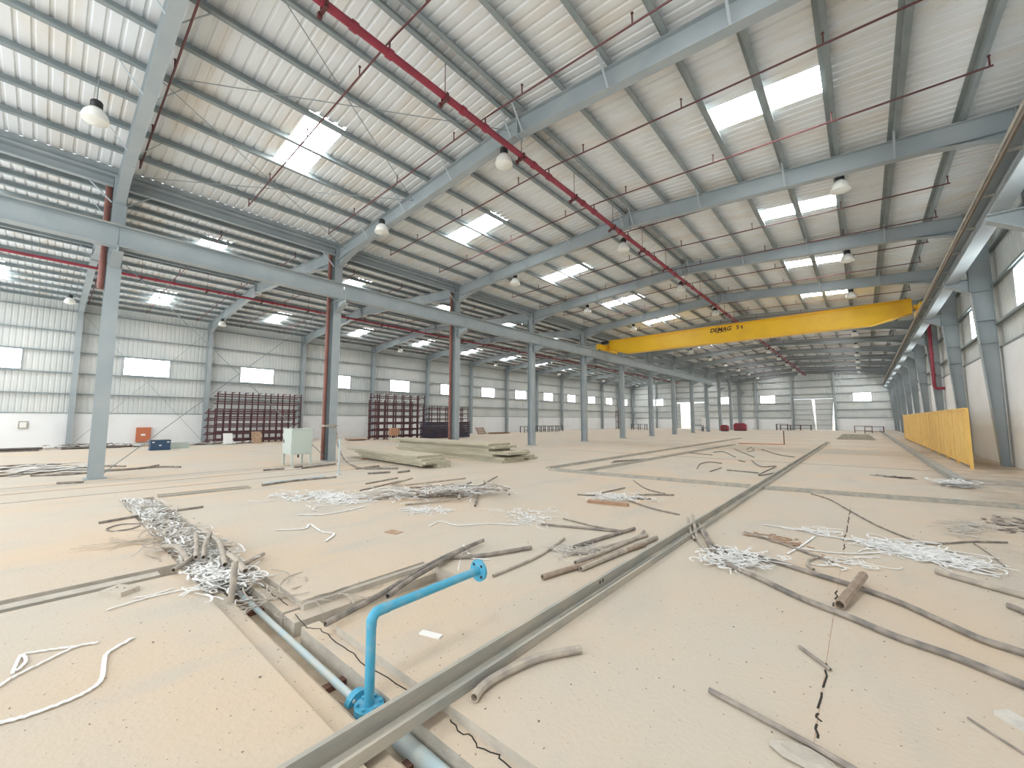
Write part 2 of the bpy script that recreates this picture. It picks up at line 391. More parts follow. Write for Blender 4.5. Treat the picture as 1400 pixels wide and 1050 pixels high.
# end wall
we = empty('wall_back'); tag(we, 'far end wall of pale ribbed sheets with girts and sliding doors', 'wall', kind='structure')
def gable(u):
    r = RIDGE_A if u > XC else RIDGE_B
    return roofz(min(abs(u - r), 10.33))
EW = ((-33.0, -30.8, 4.6, 5.9), (-20.55, -18.25, 4.6, 5.9), (-13.6, -11.4, 4.6, 5.9), (-1.05, 1.1, 4.6, 5.9))
DOORS = ((-28.1, -22.9, 5.15), (-8.8, -3.5, 5.15))
cuts = sorted({XL, XR} | {a for q in EW for a in q[:2]} | {a for q in DOORS for a in q[:2]} | {XC})
ple = lambda u, d, z: (u, YE + 0.06 + d, z)
for u0, u1 in zip(cuts, cuts[1:]):
    n = max(1, round((u1 - u0) / P4)); pt = (u1 - u0) / n; um = (u0 + u1) / 2
    wq = [q for q in EW if q[0] <= um <= q[1]]; dq = [q for q in DOORS if q[0] <= um <= q[1]]
    if dq: put('cladding_panel', rib_panel(u0, n, dq[0][2] + 0.15, gable, ple, pt), we)
    elif wq:
        put('cladding_panel', rib_panel(u0, n, 2.05, lambda u: wq[0][2], ple, pt), we); put('cladding_panel', rib_panel(u0, n, wq[0][3], gable, ple, pt), we)
    else: put('cladding_panel', rib_panel(u0, n, 2.05, gable, ple, pt), we)
for u0, u1 in ((XL, -28.1), (-22.9, -8.8), (-3.5, XR)):
    MB().box(u0, u1, YE, YE + 0.2, 0, 2.05).build('masonry', 'plaster', we)
    for z in (2.08, 3.35, 4.55): MB().box(u0, u1, YE - 0.1, YE + 0.05, z - 0.012, z + 0.012).box(u0, u1, YE - 0.106, YE - 0.094, z - 0.09, z + 0.012).build('girt', 'purlin', we)
for u0, u1 in ((XL, XC), (XC, XR)):
    for z in (5.95, 7.1, 8.2): MB().box(u0, u1, YE - 0.1, YE + 0.05, z - 0.012, z + 0.012).box(u0, u1, YE - 0.106, YE - 0.094, z - 0.09, z + 0.012).build('girt', 'purlin', we)
for q, lb in zip(EW, ('bright window in the far end wall nearest the windowed corner', 'bright window in the far end wall behind the far middle columns', 'bright window in the far end wall between the columns and the closed sliding doors', 'bright window in the far end wall nearest the yellow fence')):
    def mk(e, q=q):
        MB().box(q[0] + 0.03, q[1] - 0.03, YE + 0.03, YE + 0.05, q[2] + 0.03, q[3] - 0.03).build('pane', 'win', e)
        MB().box(q[0] - 0.02, q[1] + 0.02, YE, YE + 0.1, q[2] - 0.03, q[2] + 0.03).box(q[0] - 0.02, q[1] + 0.02, YE, YE + 0.1, q[3] - 0.03, q[3] + 0.03).box(q[0] - 0.02, q[0] + 0.03, YE, YE + 0.1, q[2], q[3]).box(q[1] - 0.03, q[1] + 0.02, YE, YE + 0.1, q[2], q[3]).build('window_frame', 'steel', e)
    window(mk, lb)
def door_leaf(parent, quad, y):
    """quad: bottom-left x, bottom-right x, top-right x, top-left x, height"""
    a, b, c, d, h = quad
    lf = MB().prism([(a, 0.03), (b, 0.03), (c, h), (d, h)], 'y', y, y + 0.05).build('door_leaf', 'clad', parent)
    for i in range(1, 6):
        t = i / 6; MB().box(a + (d - a) * t, b + (c - b) * t, y - 0.05, y, h * t - 0.03, h * t + 0.03).build('door_rail', 'purlin', lf)
dr = empty('door_1', (0, 0, 0)); tag(dr, 'sliding door standing open on bright daylight in the far wall of the side bay', 'door', kind='structure')
door_leaf(dr, (-25.3, -22.95, -22.95, -25.3, 4.95), YE + 0.1)
MB().box(-28.15, -22.85, YE - 0.08, YE, 5.15, 5.35).build('door_header', 'steel', dr)
MB().box(-28.2, -28.05, YE - 0.08, YE + 0.05, 0, 5.15).build('door_jamb', 'steel', dr)
door_leaf(dr, (-28.05, -27.4, -27.4, -28.05, 4.95), YE + 0.1)
dr = empty('door_2', (0, 0, 0)); tag(dr, 'pair of closed sliding doors with light leaking through the gaps in the far wall', 'door', kind='structure')
door_leaf(dr, (-8.8, -5.95, -6.3, -8.8, 5.11), YE + 0.1)
door_leaf(dr, (-5.9, -3.85, -3.48, -5.92, 5.11), YE + 0.1)
MB().box(-8.9, -3.4, YE - 0.08, YE, 5.15, 5.35).build('door_header', 'steel', dr)
for x in (-8.9, -3.5): MB().box(x, x + 0.12, YE - 0.08, YE + 0.05, 0, 5.15).build('door_jamb', 'steel', dr)

# ================================================================== STEEL FRAME
ZT = roofz(HALF) - 0.215                 # rafter top at the eaves
def raft_top(o): return roofz(o) - 0.215
RD = 0.52
# middle columns
fl = MB().box(-0.008, 0.008, -0.16, 0.16, 0, ZT).mesh('flange', 'steel')
wb = MB().box(-0.2, 0.2, -0.006, 0.006, 0, ZT).mesh('web', 'steel')
bpm = MB().box(-0.3, 0.3, -0.24, 0.24, 0, 0.025).mesh('base_plate', 'steel')
brk = MB().prism([(0.21, 6.25), (0.21, 6.7), (0.95, 6.7), (0.95, 6.55)], 'y', -0.008, 0.008).box(0.21, 0.97, -0.14, 0.14, 6.69, 6.712).mesh('crane_bracket', 'steel')
bfl = MB().prism([(0.21, 6.235), (0.95, 6.535), (0.95, 6.55), (0.21, 6.25)], 'y', -0.12, 0.12).mesh('bracket_flange', 'steel')
gus = MB().box(-0.19, 0.19, -0.15, 0.15, 6.69, 6.705).mesh('stiffener', 'steel')
for k in range(0, 13):
    c = empty('steel_column', (XC, FY(k) - (0.25 if k == 12 else 0), 0))
    tag(c, 'blue-grey steel column of the middle row, %s from the camera' % ORD[k], 'column', 'middle row columns')
    put('web', wb, c); put('flange', fl, c, (-0.208, 0, 0)); put('flange', fl, c, (0.208, 0, 0)); put('base_plate', bpm, c)
    put('crane_bracket', brk, c); put('bracket_flange', bfl, c); put('stiffener', gus, c)
# columns at the windowed wall (gently tapered)
fo = MB().box(0.11, 0.126, -0.13, 0.13, 0, ZT).mesh('flange', 'steel')
wl = MB().prism([(0.12, 0), (0.45, 0), (0.62, ZT), (0.12, ZT)], 'y', -0.006, 0.006).mesh('web', 'steel')
fi = MB().prism([(0.45, 0), (0.466, 0), (0.636, ZT), (0.62, ZT)], 'y', -0.13, 0.13).mesh('flange', 'steel')
for k in range(0, 13):
    c = empty('steel_column', (XL, FY(k) - (0.25 if k == 12 else 0), 0)); tag(c, 'tapered blue-grey wall column along the windowed wall, %s from the camera' % ORD[k], 'column', 'columns along the windowed wall')
    put('web', wl, c); put('flange', fo, c); put('flange', fi, c)
# columns at the near side wall: deep tapered, with crane brackets
prof = [(-0.27, 0.0), (-0.60, 6.3), (-0.60, ZT)]
w3 = MB().prism([(-0.09, 0.0), (-0.09, ZT)] + list(reversed(prof)), 'y', -0.006, 0.006).mesh('web', 'steel')
f3o = MB().box(-0.09, -0.075, -0.15, 0.15, 0, ZT).mesh('flange', 'steel')
f3i = MB().prism(prof + [(-0.615, ZT), (-0.615, 6.3), (-0.285, 0.0)], 'y', -0.15, 0.15).mesh('flange', 'steel')
b3 = MB().prism([(-0.61, 6.1), (-0.61, 6.62), (-1.22, 6.62), (-1.22, 6.5)], 'y', -0.008, 0.008).box(-1.22, -0.61, -0.15, 0.15, 6.6, 6.63).mesh('crane_bracket', 'steel')
b3f = MB().prism([(-0.61, 6.08), (-1.22, 6.48), (-1.22, 6.5), (-0.61, 6.1)], 'y', -0.14, 0.14).mesh('bracket_flange', 'steel')
st = [MB().box(-0.27 - 0.052 * z, -0.09, -0.14, 0.14, z, z + 0.014).mesh('stiffener', 'steel') for z in (4.25, 5.05, 6.1)]
for k in range(1, 13):
    c = empty('steel_column', (XR, FY(k) - (0.25 if k == 12 else 0), 0.12 if k > 2 else 0)); tag(c, 'deep tapered column with crane bracket on the near side wall, %s from camera' % ORD[k], 'column', 'columns on the near side wall')
    for nm, me in (('web', w3), ('flange', f3o), ('flange', f3i), ('crane_bracket', b3), ('bracket_flange', b3f), ('stiffener', st[0]), ('stiffener', st[1]), ('stiffener', st[2])): put(nm, me, c)
# end wall posts
for i, x in enumerate((-32.2, -28.3, -22.7, -12.0 - 2.2, -9.05, -3.3)):
    h = gable(x) - 0.3
    c = empty('wind_post', (x, YE - 0.3, 0)); tag(c, 'slim steel wind post on the far end wall, %s from the windowed corner' % ORD[i], 'column', 'wind posts on the far end wall')
    MB().box(-0.004, 0.004, -0.14, 0.14, 0, h).build('web', 'steel', c)
    for y in (-0.14, 0.14): MB().box(-0.12, 0.12, y - 0.006, y + 0.006, 0, h).build('flange', 'steel', c)
# rafters
def rf_poly(o0, o1, t, b): return [(o0, raft_top(o0) - t), (o1, raft_top(o1) - t), (o1, raft_top(o1) - b), (o0, raft_top(o0) - b)]
RP = {}
for s in (-1, 1):
    mir = lambda poly: [(s * a, z) for a, z in poly]
    e = 10.1
    RP[s] = [('web', MB().prism(mir(rf_poly(0, e, 0.012, RD)), 'y', -0.005, 0.005).mesh('web', 'steel')),
             ('top_flange', MB().prism(mir(rf_poly(0, e, 0, 0.014)), 'y', -0.11, 0.11).mesh('top_flange', 'steel')),
             ('bottom_flange', MB().prism(mir(rf_poly(0, e, RD, RD + 0.016)), 'y', -0.12, 0.12).mesh('bottom_flange', 'steel')),
             ('haunch', MB().prism(mir([(8.3, raft_top(8.3) - RD - 0.016), (9.2, raft_top(9.2) - RD - 0.11), (e, raft_top(e) - RD - 0.32), (e, raft_top(e) - RD - 0.016)]), 'y', -0.006, 0.006)
              .prism(mir([(8.3, raft_top(8.3) - RD - 0.016), (9.2, raft_top(9.2) - RD - 0.11), (9.2, raft_top(9.2) - RD - 0.125), (8.3, raft_top(8.3) - RD - 0.03)]), 'y', -0.12, 0.12)
              .prism(mir([(9.2, raft_top(9.2) - RD - 0.11), (e, raft_top(e) - RD - 0.32), (e, raft_top(e) - RD - 0.335), (9.2, raft_top(9.2) - RD - 0.125)]), 'y', -0.12, 0.12).mesh('haunch', 'steel'))]
EP = MB().box(-0.02, 0.02, -0.12, 0.12, ZR - 0.215 - RD - 0.08, ZR - 0.2).mesh('ridge_plate', 'steel')
FB = {q: MB().bar((0, 0.11 * q, -RD - 0.2), (0, 0.55 * q, -0.16), 0.05, 0.01).mesh('flange_brace', 'steel') for q in (-1, 1)}
for bn, ridge in (('crane bay', RIDGE_A), ('side bay', RIDGE_B)):
    for k in range(0, 13):
        r = empty('roof_rafter', (ridge, FY(k) - (0.25 if k == 12 else 0), 0)); tag(r, 'blue-grey steel rafter spanning the %s, %s from the camera' % (bn, ORD[k]), 'rafter', 'rafters of the ' + bn)
        for s in (-1, 1):
            for nm, me in RP[s]: put(nm, me, r)
            if k <= 4:
                for o in (POFF[0], POFF[2], POFF[4], POFF[6]):
                    for q in (-1, 1): put('flange_brace', FB[q], r, (s * o, 0, roofz(o) - 0.02))
        put('ridge_plate', EP, r)
# eave beams in the valley, bay by bay
EB = MB().sheet([(0.10, 0.26), (0.0, 0.26), (0.0, 0.0), (0.13, 0.0), (0.13, 0.03)], 'y', 0.17, BAY - 0.17).mesh('eave_beam', 'steel')
EK = {q: MB().bar((0.05, 0, 0), (0.05, q * 0.5, 0.48), 0.06, 0.03).mesh('knee_brace', 'steel') for q in (-1, 1)}
for k in range(-1, 12):
    b = empty('eave_beam', (XC + 0.12, FY(k), 8.72)); tag(b, 'long grey eave beam under the valley gutter, %s bay from the near end' % ORD[k + 1], 'beam', 'eave beams between middle columns')
    put('channel', EB, b)
    if k < 6:
        if k >= 0: put('knee_brace', EK[1], b, (-0.05, 0.17, -0.47))
        put('knee_brace', EK[-1], b, (-0.05, BAY - 0.17, -0.47))
# crane runways
def runway(name, x, k0, k1, zb, label, inner):
    r = empty(name, (x, 0, 0)); tag(r, label, 'crane beam')
    seg = MB().box(-0.16, 0.16, 0.01, BAY - 0.01, zb, zb + 0.018).box(-0.006, 0.006, 0.01, BAY - 0.01, zb + 0.018, zb + 0.6).box(-0.16, 0.16, 0.01, BAY - 0.01, zb + 0.6, zb + 0.62)
    for i in range(1, 5): seg.box(-0.15, 0.15, BAY * i / 5 - 0.005, BAY * i / 5 + 0.005, zb + 0.018, zb + 0.0185)
    seg = seg.mesh('beam_segment', 'steel'); rail = MB().box(-0.03, 0.03, 0, BAY, zb + 0.62, zb + 0.69).mesh('rail', 'galv')
    for k in range(k0, k1):
        put('beam_segment', seg, r, (0, FY(k), 0)); put('rail', rail, r, (0, FY(k), 0))
    return r
runway('crane_runway', XC + 0.75, -1, 9, 6.715, 'blue-grey crane runway beam on the middle row of columns', 1)
rw = runway('crane_runway', 2.72, 0, 12, 6.635, 'crane runway beam on brackets along the near side wall', -1)
MB().tube([(-0.28, FY(0), 7.2), (-0.28, YE - 0.4, 7.2)], 0.045, 6, False).build('conductor_bar', 'galv', rw)
MB().box(-0.30, -0.26, FY(0), YE - 0.4, 7.02, 7.10).build('conductor_bar', 'joint', rw)
for k in range(1, 12):
    for j in range(3): MB().box(-0.30, -0.006, 0, 0.03, 7.10, 7.16).build('bar_bracket', 'galv', rw, (0, FY(k) + j * 2.27, 0))
# bracing rods
def rod(a, b, r, label, m='purlin'):
    o = MB().tube([a, b], r, 6, False).build('brace_rod', m); tag(o, label, 'brace rod', 'bracing rods'); return o
rod((XC - 0.05, FY(0) + 0.18, 0.15), (XC - 0.05, FY(1) - 0.18, 6.5), 0.013, 'thin brace rod rising from the first middle column to the second')
rod((XC + 0.05, FY(0) + 0.18, 6.5), (XC + 0.05, FY(1) - 0.18, 0.15), 0.013, 'thin brace rod falling from the first middle column to the second')
rod((XL + 0.4, FY(0) + 0.15, 0.2), (XL + 0.4, FY(1) - 0.15, 8.4), 0.011, 'thin brace rod rising across the first bay of the windowed wall')
rod((XL + 0.3, FY(0) + 0.15, 8.4), (XL + 0.3, FY(1) - 0.15, 0.2), 0.011, 'thin brace rod falling across the first bay of the windowed wall')
for i, (o0, o1) in enumerate(((9.6, 4.8), (4.8, 0.3))):
    for j, (a, b) in enumerate(((o0, o1), (o1, o0))):
        rod((RIDGE_A - a, FY(0) + 0.02, raft_top(a) - 0.2), (RIDGE_A - b, FY(1) - 0.02, raft_top(b) - 0.2), 0.011, 'thin roof brace rod between first two rafters, %s panel, %s diagonal' % (('eave', 'ridge')[i], ('first', 'second')[j]))

# ================================================================== SERVICES UNDER THE ROOF
TENS = {2: 'twenty'}
def nth(i):
    if i < len(ORD): return ORD[i]
    more = ['fifteenth', 'sixteenth', 'seventeenth', 'eighteenth', 'nineteenth', 'twentieth', 'twenty-first', 'twenty-second', 'twenty-third', 'twenty-fourth', 'twenty-fifth', 'twenty-sixth', 'twenty-seventh', 'twenty-eighth', 'twenty-ninth', 'thirtieth', 'thirty-first', 'thirty-second', 'thirty-third', 'thirty-fourth', 'thirty-fifth', 'thirty-sixth']
    return more[i - len(ORD)]
def sprinkler_main(x, z, r, label):
    m = empty('sprinkler_main', (x, 0, z)); tag(m, label, 'pipe')
    MB().tube([(0, YS, 0), (0, YE - 0.6, 0)], r, 14, False).build('pipe', 'red', m, smooth=True)
    cp = MB().lathe([(r, -0.06), (r * 1.28, -0.06), (r * 1.28, 0.06), (r, 0.06)], 14, axis='y').mesh('coupling', 'red')
    hb = MB().box(-r - 0.03, r + 0.03, -0.03, 0.03, -r - 0.05, -r - 0.01).box(-r - 0.03, -r - 0.005, -0.03, 0.03, -r - 0.05, 0.05).box(r + 0.005, r + 0.03, -0.03, 0.03, -r - 0.05, 0.05).box(-r - 0.10, -r - 0.03, -0.05, 0.02, -r - 0.11, -r - 0.01).mesh('hanger', 'darkred')
    rd = MB().bar((0, 0, r), (0, 0, ZR - 0.2 - z), 0.014).mesh('hanger_rod', 'darkred')
    for i in range(29):
        y = 2.75 + 2.73 * i
        if y > YE - 1: break
        h = put('hanger', hb, m, (0, y, 0)); put('hanger_rod', rd, h)
        put('coupling', cp, m, (0, y + 0.55, 0)); put('coupling', cp, m, (0, y + 1.3, 0))
    return m
SMZ = 9.02
sprinkler_main(-6.77, SMZ, 0.078, 'red sprinkler main running under the ridge of the crane bay')
sprinkler_main(-27.3, 8.92, 0.07, 'red sprinkler main running under the ridge of the side bay')
HEAD = MB().tube([(0, 0, 0), (0, 0, 0.22)], 0.016, 6, False).lathe([(0.0, 0.22), (0.03, 0.225), (0.03, 0.24), (0.0, 0.245)], 8).mesh('sprinkler_head', 'darkred')
def branch(i, x0, zb, sgn, reach, bay):
    y = 4.05 + 2.73 * i
    if y > YE - 1: return
    b = empty('sprinkler_branch', (x0, y, 0))
    tag(b, 'thin red sprinkler branch, %s from camera, %s side of %s main' % (nth(i + 1), 'near' if sgn > 0 else 'far', bay), 'pipe', 'sprinkler branches of the ' + bay)
    zs, ze = zb + 0.27, zb - 0.09
    MB().tube([(0, 0, zb + 0.05), (0, 0, zs), (sgn * 0.25, 0, zs), (sgn * reach, 0, ze)], 0.021, 6, False).build('pipe', 'darkred', b)
    for o in (1.2, 3.9, 6.6, reach - 0.05):
        t = (o - 0.25) / (reach - 0.25); put('sprinkler_head', HEAD, b, (sgn * o, 0, zs + (ze - zs) * t))
for i in range(-1, 29):
    for s, rc in ((1, 9.2), (-1, 8.6)): branch(i, -6.77, SMZ, s, rc, 'crane bay')
for i in range(-1, 16):
    for s, rc in ((1, 8.8), (-1, 8.8)): branch(i, -27.3, 8.92, s, rc, 'side bay')
# high-bay lamps
LB = MB().lathe([(0.0, 0.16), (0.09, 0.16), (0.11, 0.13), (0.11, 0.0), (0.09, -0.03), (0.0, -0.03)], 14).mesh('ballast', 'black', True)
LR = MB().lathe([(0.07, 0.0), (0.12, -0.03), (0.20, -0.13), (0.24, -0.26), (0.245, -0.32), (0.235, -0.32), (0.19, -0.13), (0.06, -0.02)], 18).mesh('reflector', 'lampshade', True)
LL = MB().lathe([(0.24, -0.315), (0.15, -0.36), (0.0, -0.375)], 18).mesh('lens', 'lampshade', True)
LG = MB().tube([(0, 0, 0.16), (0, 0, 0.20)], 0.03, 8, False).mesh('hook', 'black')
def lamp(x, y, z, ridge, label, group):
    l = empty('high_bay_lamp', (x, y, z)); tag(l, label, 'lamp', group)
    put('ballast', LB, l); put('reflector', LR, l); put('lens', LL, l); put('hook', LG, l)
    MB().tube([(0, 0, 0.2), (0, 0, roofz(x - ridge) - 0.03 - z)], 0.012, 6, False).build('suspension_rod', 'purlin', l)
for k in range(0, 12):
    y = (0.3, 7.55, 15.0)[k] if k < 3 else FY(k) + 0.55
    lamp(-12.8, y, 8.78, RIDGE_A, 'white bell lamp, %s from camera, crane bay row beside the middle columns' % ORD[k], 'bell lamps by the middle columns')
    if k >= 1: lamp(-7.15, y + 0.35, 9.08, RIDGE_A, 'white bell lamp, %s from camera, row beside the red ridge main' % ORD[k - 1], 'bell lamps at the ridge')
    if k >= 2: lamp(-0.12, y, 8.78, RIDGE_A, 'white bell lamp, %s from camera, row nearest the near side wall' % ORD[k - 2], 'bell lamps by the near side wall')
    lamp(-33.7, y + 0.2, 8.62, RIDGE_B, 'white bell lamp, %s from camera, side bay row nearest the windowed wall' % ORD[k], 'bell lamps by the windowed wall')
    if k >= 2: lamp(-21.0, y + 0.2, 8.7, RIDGE_B, 'white bell lamp, %s from camera, side bay row behind the middle columns' % ORD[k - 2], 'bell lamps behind the middle columns')
# downpipes on the middle columns
for k, z0, lb in ((0, 5.6, 'brown downpipe on the upper part of the first middle column'), (1, 0.05, 'brown downpipe on the second middle column beside the grey cabinet'), (2, 0.05, 'brown downpipe on the third middle column behind the board stacks')):
    d = empty('downpipe', (XC - 0.12, FY(k) - 0.24, 0)); tag(d, lb, 'downpipe', 'downpipes on the middle columns')
    MB().tube([(0, 0, z0), (0, 0, 9.0)], 0.075, 12, False).build('pipe', 'brown', d, smooth=True)
    for z in (0.6, 2.6, 4.6, 6.4, 8.2):
        if z > z0: MB().lathe([(0.075, -0.03), (0.088, -0.03), (0.088, 0.03), (0.075, 0.03)], 12, (0, 0, z)).build('clamp', 'brown', d)
d = MB().tube([(XC + 0.02, FY(1) + 0.2, 2.4), (XC + 0.02, FY(1) + 0.2, 6.6)], 0.022, 6, False).build('riser_pipe', 'darkred'); tag(d, 'slim red pipe on the far face of the second middle column', 'pipe')
s = empty('standpipe', (XR - 0.45, FY(5) - 0.55, 0)); tag(s, 'red standpipe with elbow on the near side wall above the yellow fence', 'pipe')
MB().tube([(0, 0, 8.6), (0, 0, 3.75), (0.03, 0, 3.6), (0.12, 0, 3.55), (0.42, 0, 3.55)], 0.085, 12, False).build('pipe', 'red', s, smooth=True)
for z in (4.4, 5.6, 6.8): MB().lathe([(0.085, -0.05), (0.11, -0.05), (0.11, 0.05), (0.085, 0.05)], 12, (0, 0, z)).build('coupling', 'red', s)

# ================================================================== OVERHEAD CRANE
CY = 31.0; XA, XB = XC + 0.75, 2.72
cr = empty('overhead_crane', (0, CY, 0)); tag(cr, 'yellow overhead travelling crane bridge lettered DEMAG 5 t', 'crane')
g = MB(); x0, x1 = XA + 0.3, XB - 0.35; zb, zt = 7.14, 8.32
g.prism([(x0, zb + 0.42), (x0 + 1.5, zb), (x1 - 1.7, zb), (x1, zb + 0.42), (x1, zt), (x0, zt)], 'y', -0.24, 0.24)
gd = g.build('girder', 'crane', cr)
for z0, xa, xb in ((zb - 0.02, x0 + 1.5, x1 - 1.7), (zt, x0, x1)):
    MB().box(xa, xb, -0.31, 0.31, z0, z0 + 0.02).build('girder_flange', 'crane', gd)
for xa, za, xb2, zb2 in ((x0, zb + 0.42, x0 + 1.5, zb), (x1 - 1.7, zb, x1, zb + 0.42)):
    MB().prism([(xa, za), (xb2, zb2), (xb2, zb2 - 0.02), (xa, za - 0.02)], 'y', -0.31, 0.31).build('girder_flange', 'crane', gd)
MB().tube([(x0 + 0.3, -0.29, zt - 0.1), (-12, -0.29, zt - 0.16), (-8, -0.29, zt - 0.05), (-3, -0.29, zt - 0.12), (x1 - 0.3, -0.29, zt - 0.1)], 0.02, 6, False).build('festoon_cable', 'crane', gd)
for x, rt in ((XA, 7.405), (XB, 7.325)):
    e = MB().box(x - 0.16, x + 0.16, -1.6, 1.6, rt + 0.06, rt + 0.50).build('end_carriage', 'crane', cr)
    for y in (-1.35, 1.35): MB().lathe([(0.0, -0.05), (0.16, -0.05), (0.16, 0.05), (0.0, 0.05)], 14, (x, y, rt + 0.16), 'x').build('wheel', 'black', e)
    MB().box(x - 0.3, x + 0.3, -0.3, 0.3, rt + 0.5, rt + 0.62).build('seat_plate', 'crane', e)
MB().lathe([(0.0, -0.35), (0.11, -0.35), (0.13, -0.2), (0.13, 0.2), (0.1, 0.3), (0.0, 0.3)], 12, (XA + 0.35, -1.0, 8.05), 'x').build('travel_motor', 'black', cr)
def lettering(txt, x, z, size, shear=0.0):
    cu = bpy.data.curves.new('lettering', 'FONT'); cu.body = txt; cu.size = size; cu.extrude = 0.004; cu.shear = shear; cu.offset = size * 0.03
    cu.materials.append(M['ink'])
    o = bpy.data.objects.new('lettering', cu); COL.objects.link(o)
    bpy.context.view_layer.update()
    me = bpy.data.meshes.new_from_object(o.evaluated_get(bpy.context.evaluated_depsgraph_get())); bpy.data.objects.remove(o)
    o = put('lettering', me, cr, (x, -0.246, z)); o.rotation_euler = (math.radians(90), 0, 0); return o
lettering('DEMAG', -7.95, 7.90, 0.40, 0.25)
lettering('5 t', -6.25, 7.92, 0.36)
MB().prism([(-7.55, 7.80), (-6.9, 7.84), (-6.75, 7.87), (-7.5, 7.85)], 'y', -0.25, -0.24).build('lettering_underline', 'ink', cr)

# ================================================================== YELLOW FENCE
fx, fy0, fy1, fb = 2.5, 19.6, 47.0, 0.12
fe = empty('slat_fence', (fx, fy0, fb)); tag(fe, 'long yellow slatted fence standing on the raised strip', 'fence')
SLM = MB().box(-0.012, 0.012, 0.0, 0.205, 0.16, 1.92).mesh('slat', 'fence')
n = int((fy1 - fy0) / 0.235)
for i in range(n): put('slat', SLM, fe, (random.uniform(-0.012, 0.012), i * 0.235, 0))
for z in (0.2, 1.55, 1.94): MB().box(0.014 if z < 1.9 else -0.03, 0.05, 0, fy1 - fy0, z - 0.03, z + 0.03).build('rail', 'fence', fe)
MB().box(-0.035, -0.014, 0, fy1 - fy0, 0.13, 0.19).build('rail', 'fence', fe)
PM = MB().box(0.0, 0.08, -0.05, 0.05, 0, 1.96).mesh('post', 'fence')
for i in range(12): put('post', PM, fe, (0.0, i * (fy1 - fy0) / 11, 0))

# ================================================================== RACKS AND STACKS BY THE WINDOWED WALL
def rack(x, y0, y1, h, depth, npost, nlev, label, m='rack', over=0.25, pair=True):
    r = empty('steel_rack', (x, y0, 0)); tag(r, label, 'rack', 'steel racks by the windowed wall'); L = y1 - y0
    pm = MB().box(-0.03, 0.03, -0.04, 0.04, 0, h).mesh('post', m); bm_ = MB().box(-0.03, 0.03, -over, L + over, -0.042, 0.042).mesh('beam', m)
    dm = MB().box(0, depth, -0.025, 0.025, -0.025, 0.025).mesh('cross_bar', m)
    for xx in (0, depth):
        for i in range(npost):
            y = L * i / (npost - 1) + (0.28 if xx and pair else 0); put('post', pm, r, (xx, y, 0))
        for j in range(nlev):
            z = h * (j + 0.35) / nlev; put('beam', bm_, r, (xx + 0.062, 0, z + (0.12 if xx else 0)))
    for i in range(npost): put('cross_bar', dm, r, (0, L * i / (npost - 1), h - 0.05))
    return r
rack(-36.2, 8.35, 13.7, 3.8, 0.7, 7, 7, 'tall maroon steel rack behind the grey cabinet')
rack(-35.1, 7.6, 12.9, 2.5, 0.5, 7, 5, 'lower maroon rack nested in front of the tall one by the cabinet')
rack(-33.0, 18.9, 24.0, 4.05, 0.6, 7, 7, 'tallest maroon rack behind the board stacks', over=0.15)
rack(-32.0, 18.2, 22.6, 3.4, 0.5, 6, 6, 'maroon rack standing in front of the tallest one', over=0.1)
rack(-33.0, 24.6, 29.8, 3.05, 0.6, 6, 6, 'long low dark rack beside the third middle column', over=0.1)
def frame_stack(x, y0, y1, n):
    for j in range(n):
        f = empty('flat_frame', (x, y0, 0.1 + j * 0.19)); tag(f, 'navy steel frame lying in the stack before the racks, %s from floor' % ORD[j], 'frame', 'stacked navy frames')
        L = y1 - y0
        for xx in (0, 0.9): MB().box(xx - 0.04, xx + 0.04, 0, L, -0.08, 0.08).build('side_bar', 'navy', f)
        for i in range(7): MB().box(0.04, 0.86, L * i / 6 - 0.04 * (i > 0), L * i / 6 + 0.04 * (i < 6), -0.08, 0.08).build('cross_bar', 'navy', f)
frame_stack(-30.6, 22.5, 27.8, 8)

# board stacks (panels)
def board(name, x, y, z, L, W_, t, rz, label, group):
    me = MB().box(0, L, 0, W_, 0, t).mesh(name, 'panel'); me.materials.append(M['paneltop'])
    for p in me.polygons:
        if p.normal.z > 0.9: p.material_index = 1
    o = put(name, me, None, (x, y, z), rz); tag(o, label, 'board', group); return o
z = 0.06
for i, (dx, dy, L, W_, a) in enumerate(((0.3, 0.05, 5.0, 1.0, -5), (0.1, 0, 5.5, 1.0, -5), (-0.2, 0.02, 5.6, 1.0, -5.4), (-0.9, -0.03, 6.1, 1.05, -4.6))):
    board('timber_board', -17.1 + dx, 9.2 + dy, z, L, W_, 0.09, math.radians(a), 'grey-green board in the low front stack, %s from the bottom' % ORD[i], 'boards of the front stack'); z += 0.094
for i, x in enumerate((-16.3, -12.2)):
    o = MB().box(-0.06, 0.06, 0.05, 1.1, 0, 0.06).build('bearer', 'wood'); o.location = (x, 8.95, 0); tag(o, 'wooden bearer under the front board stack, %s end' % ('farther', 'nearer')[i], 'bearer', 'bearers under the front stack')
o = MB().box(0, 0.9, 0, 0.5, 0, 0.22).build('concrete_block', 'panel'); o.location = (-12.3, 9.3, 0); o.rotation_euler.z = -0.1; tag(o, 'pale block at the near end of the front board stack', 'block')
z = 0.0
for i, (dx, dy, L, a) in enumerate(((0.2, 0, 7.6, -2), (0.0, 0.05, 7.8, -2), (-0.2, 0.0, 7.4, -2.6), (0.1, 0.1, 7.9, -1.6), (-0.1, 0.05, 7.0, -2), (0, 0.1, 7.2, -2.4), (-0.8, 0.1, 7.7, -1.8))):
    board('timber_board', -18.6 + dx, 12.15 + dy + (i % 3) * 0.07, z, L, 1.3, 0.098, math.radians(a), 'grey-green board in the tall back stack, %s from the bottom' % ORD[i], 'boards of the back stack'); z += 0.103
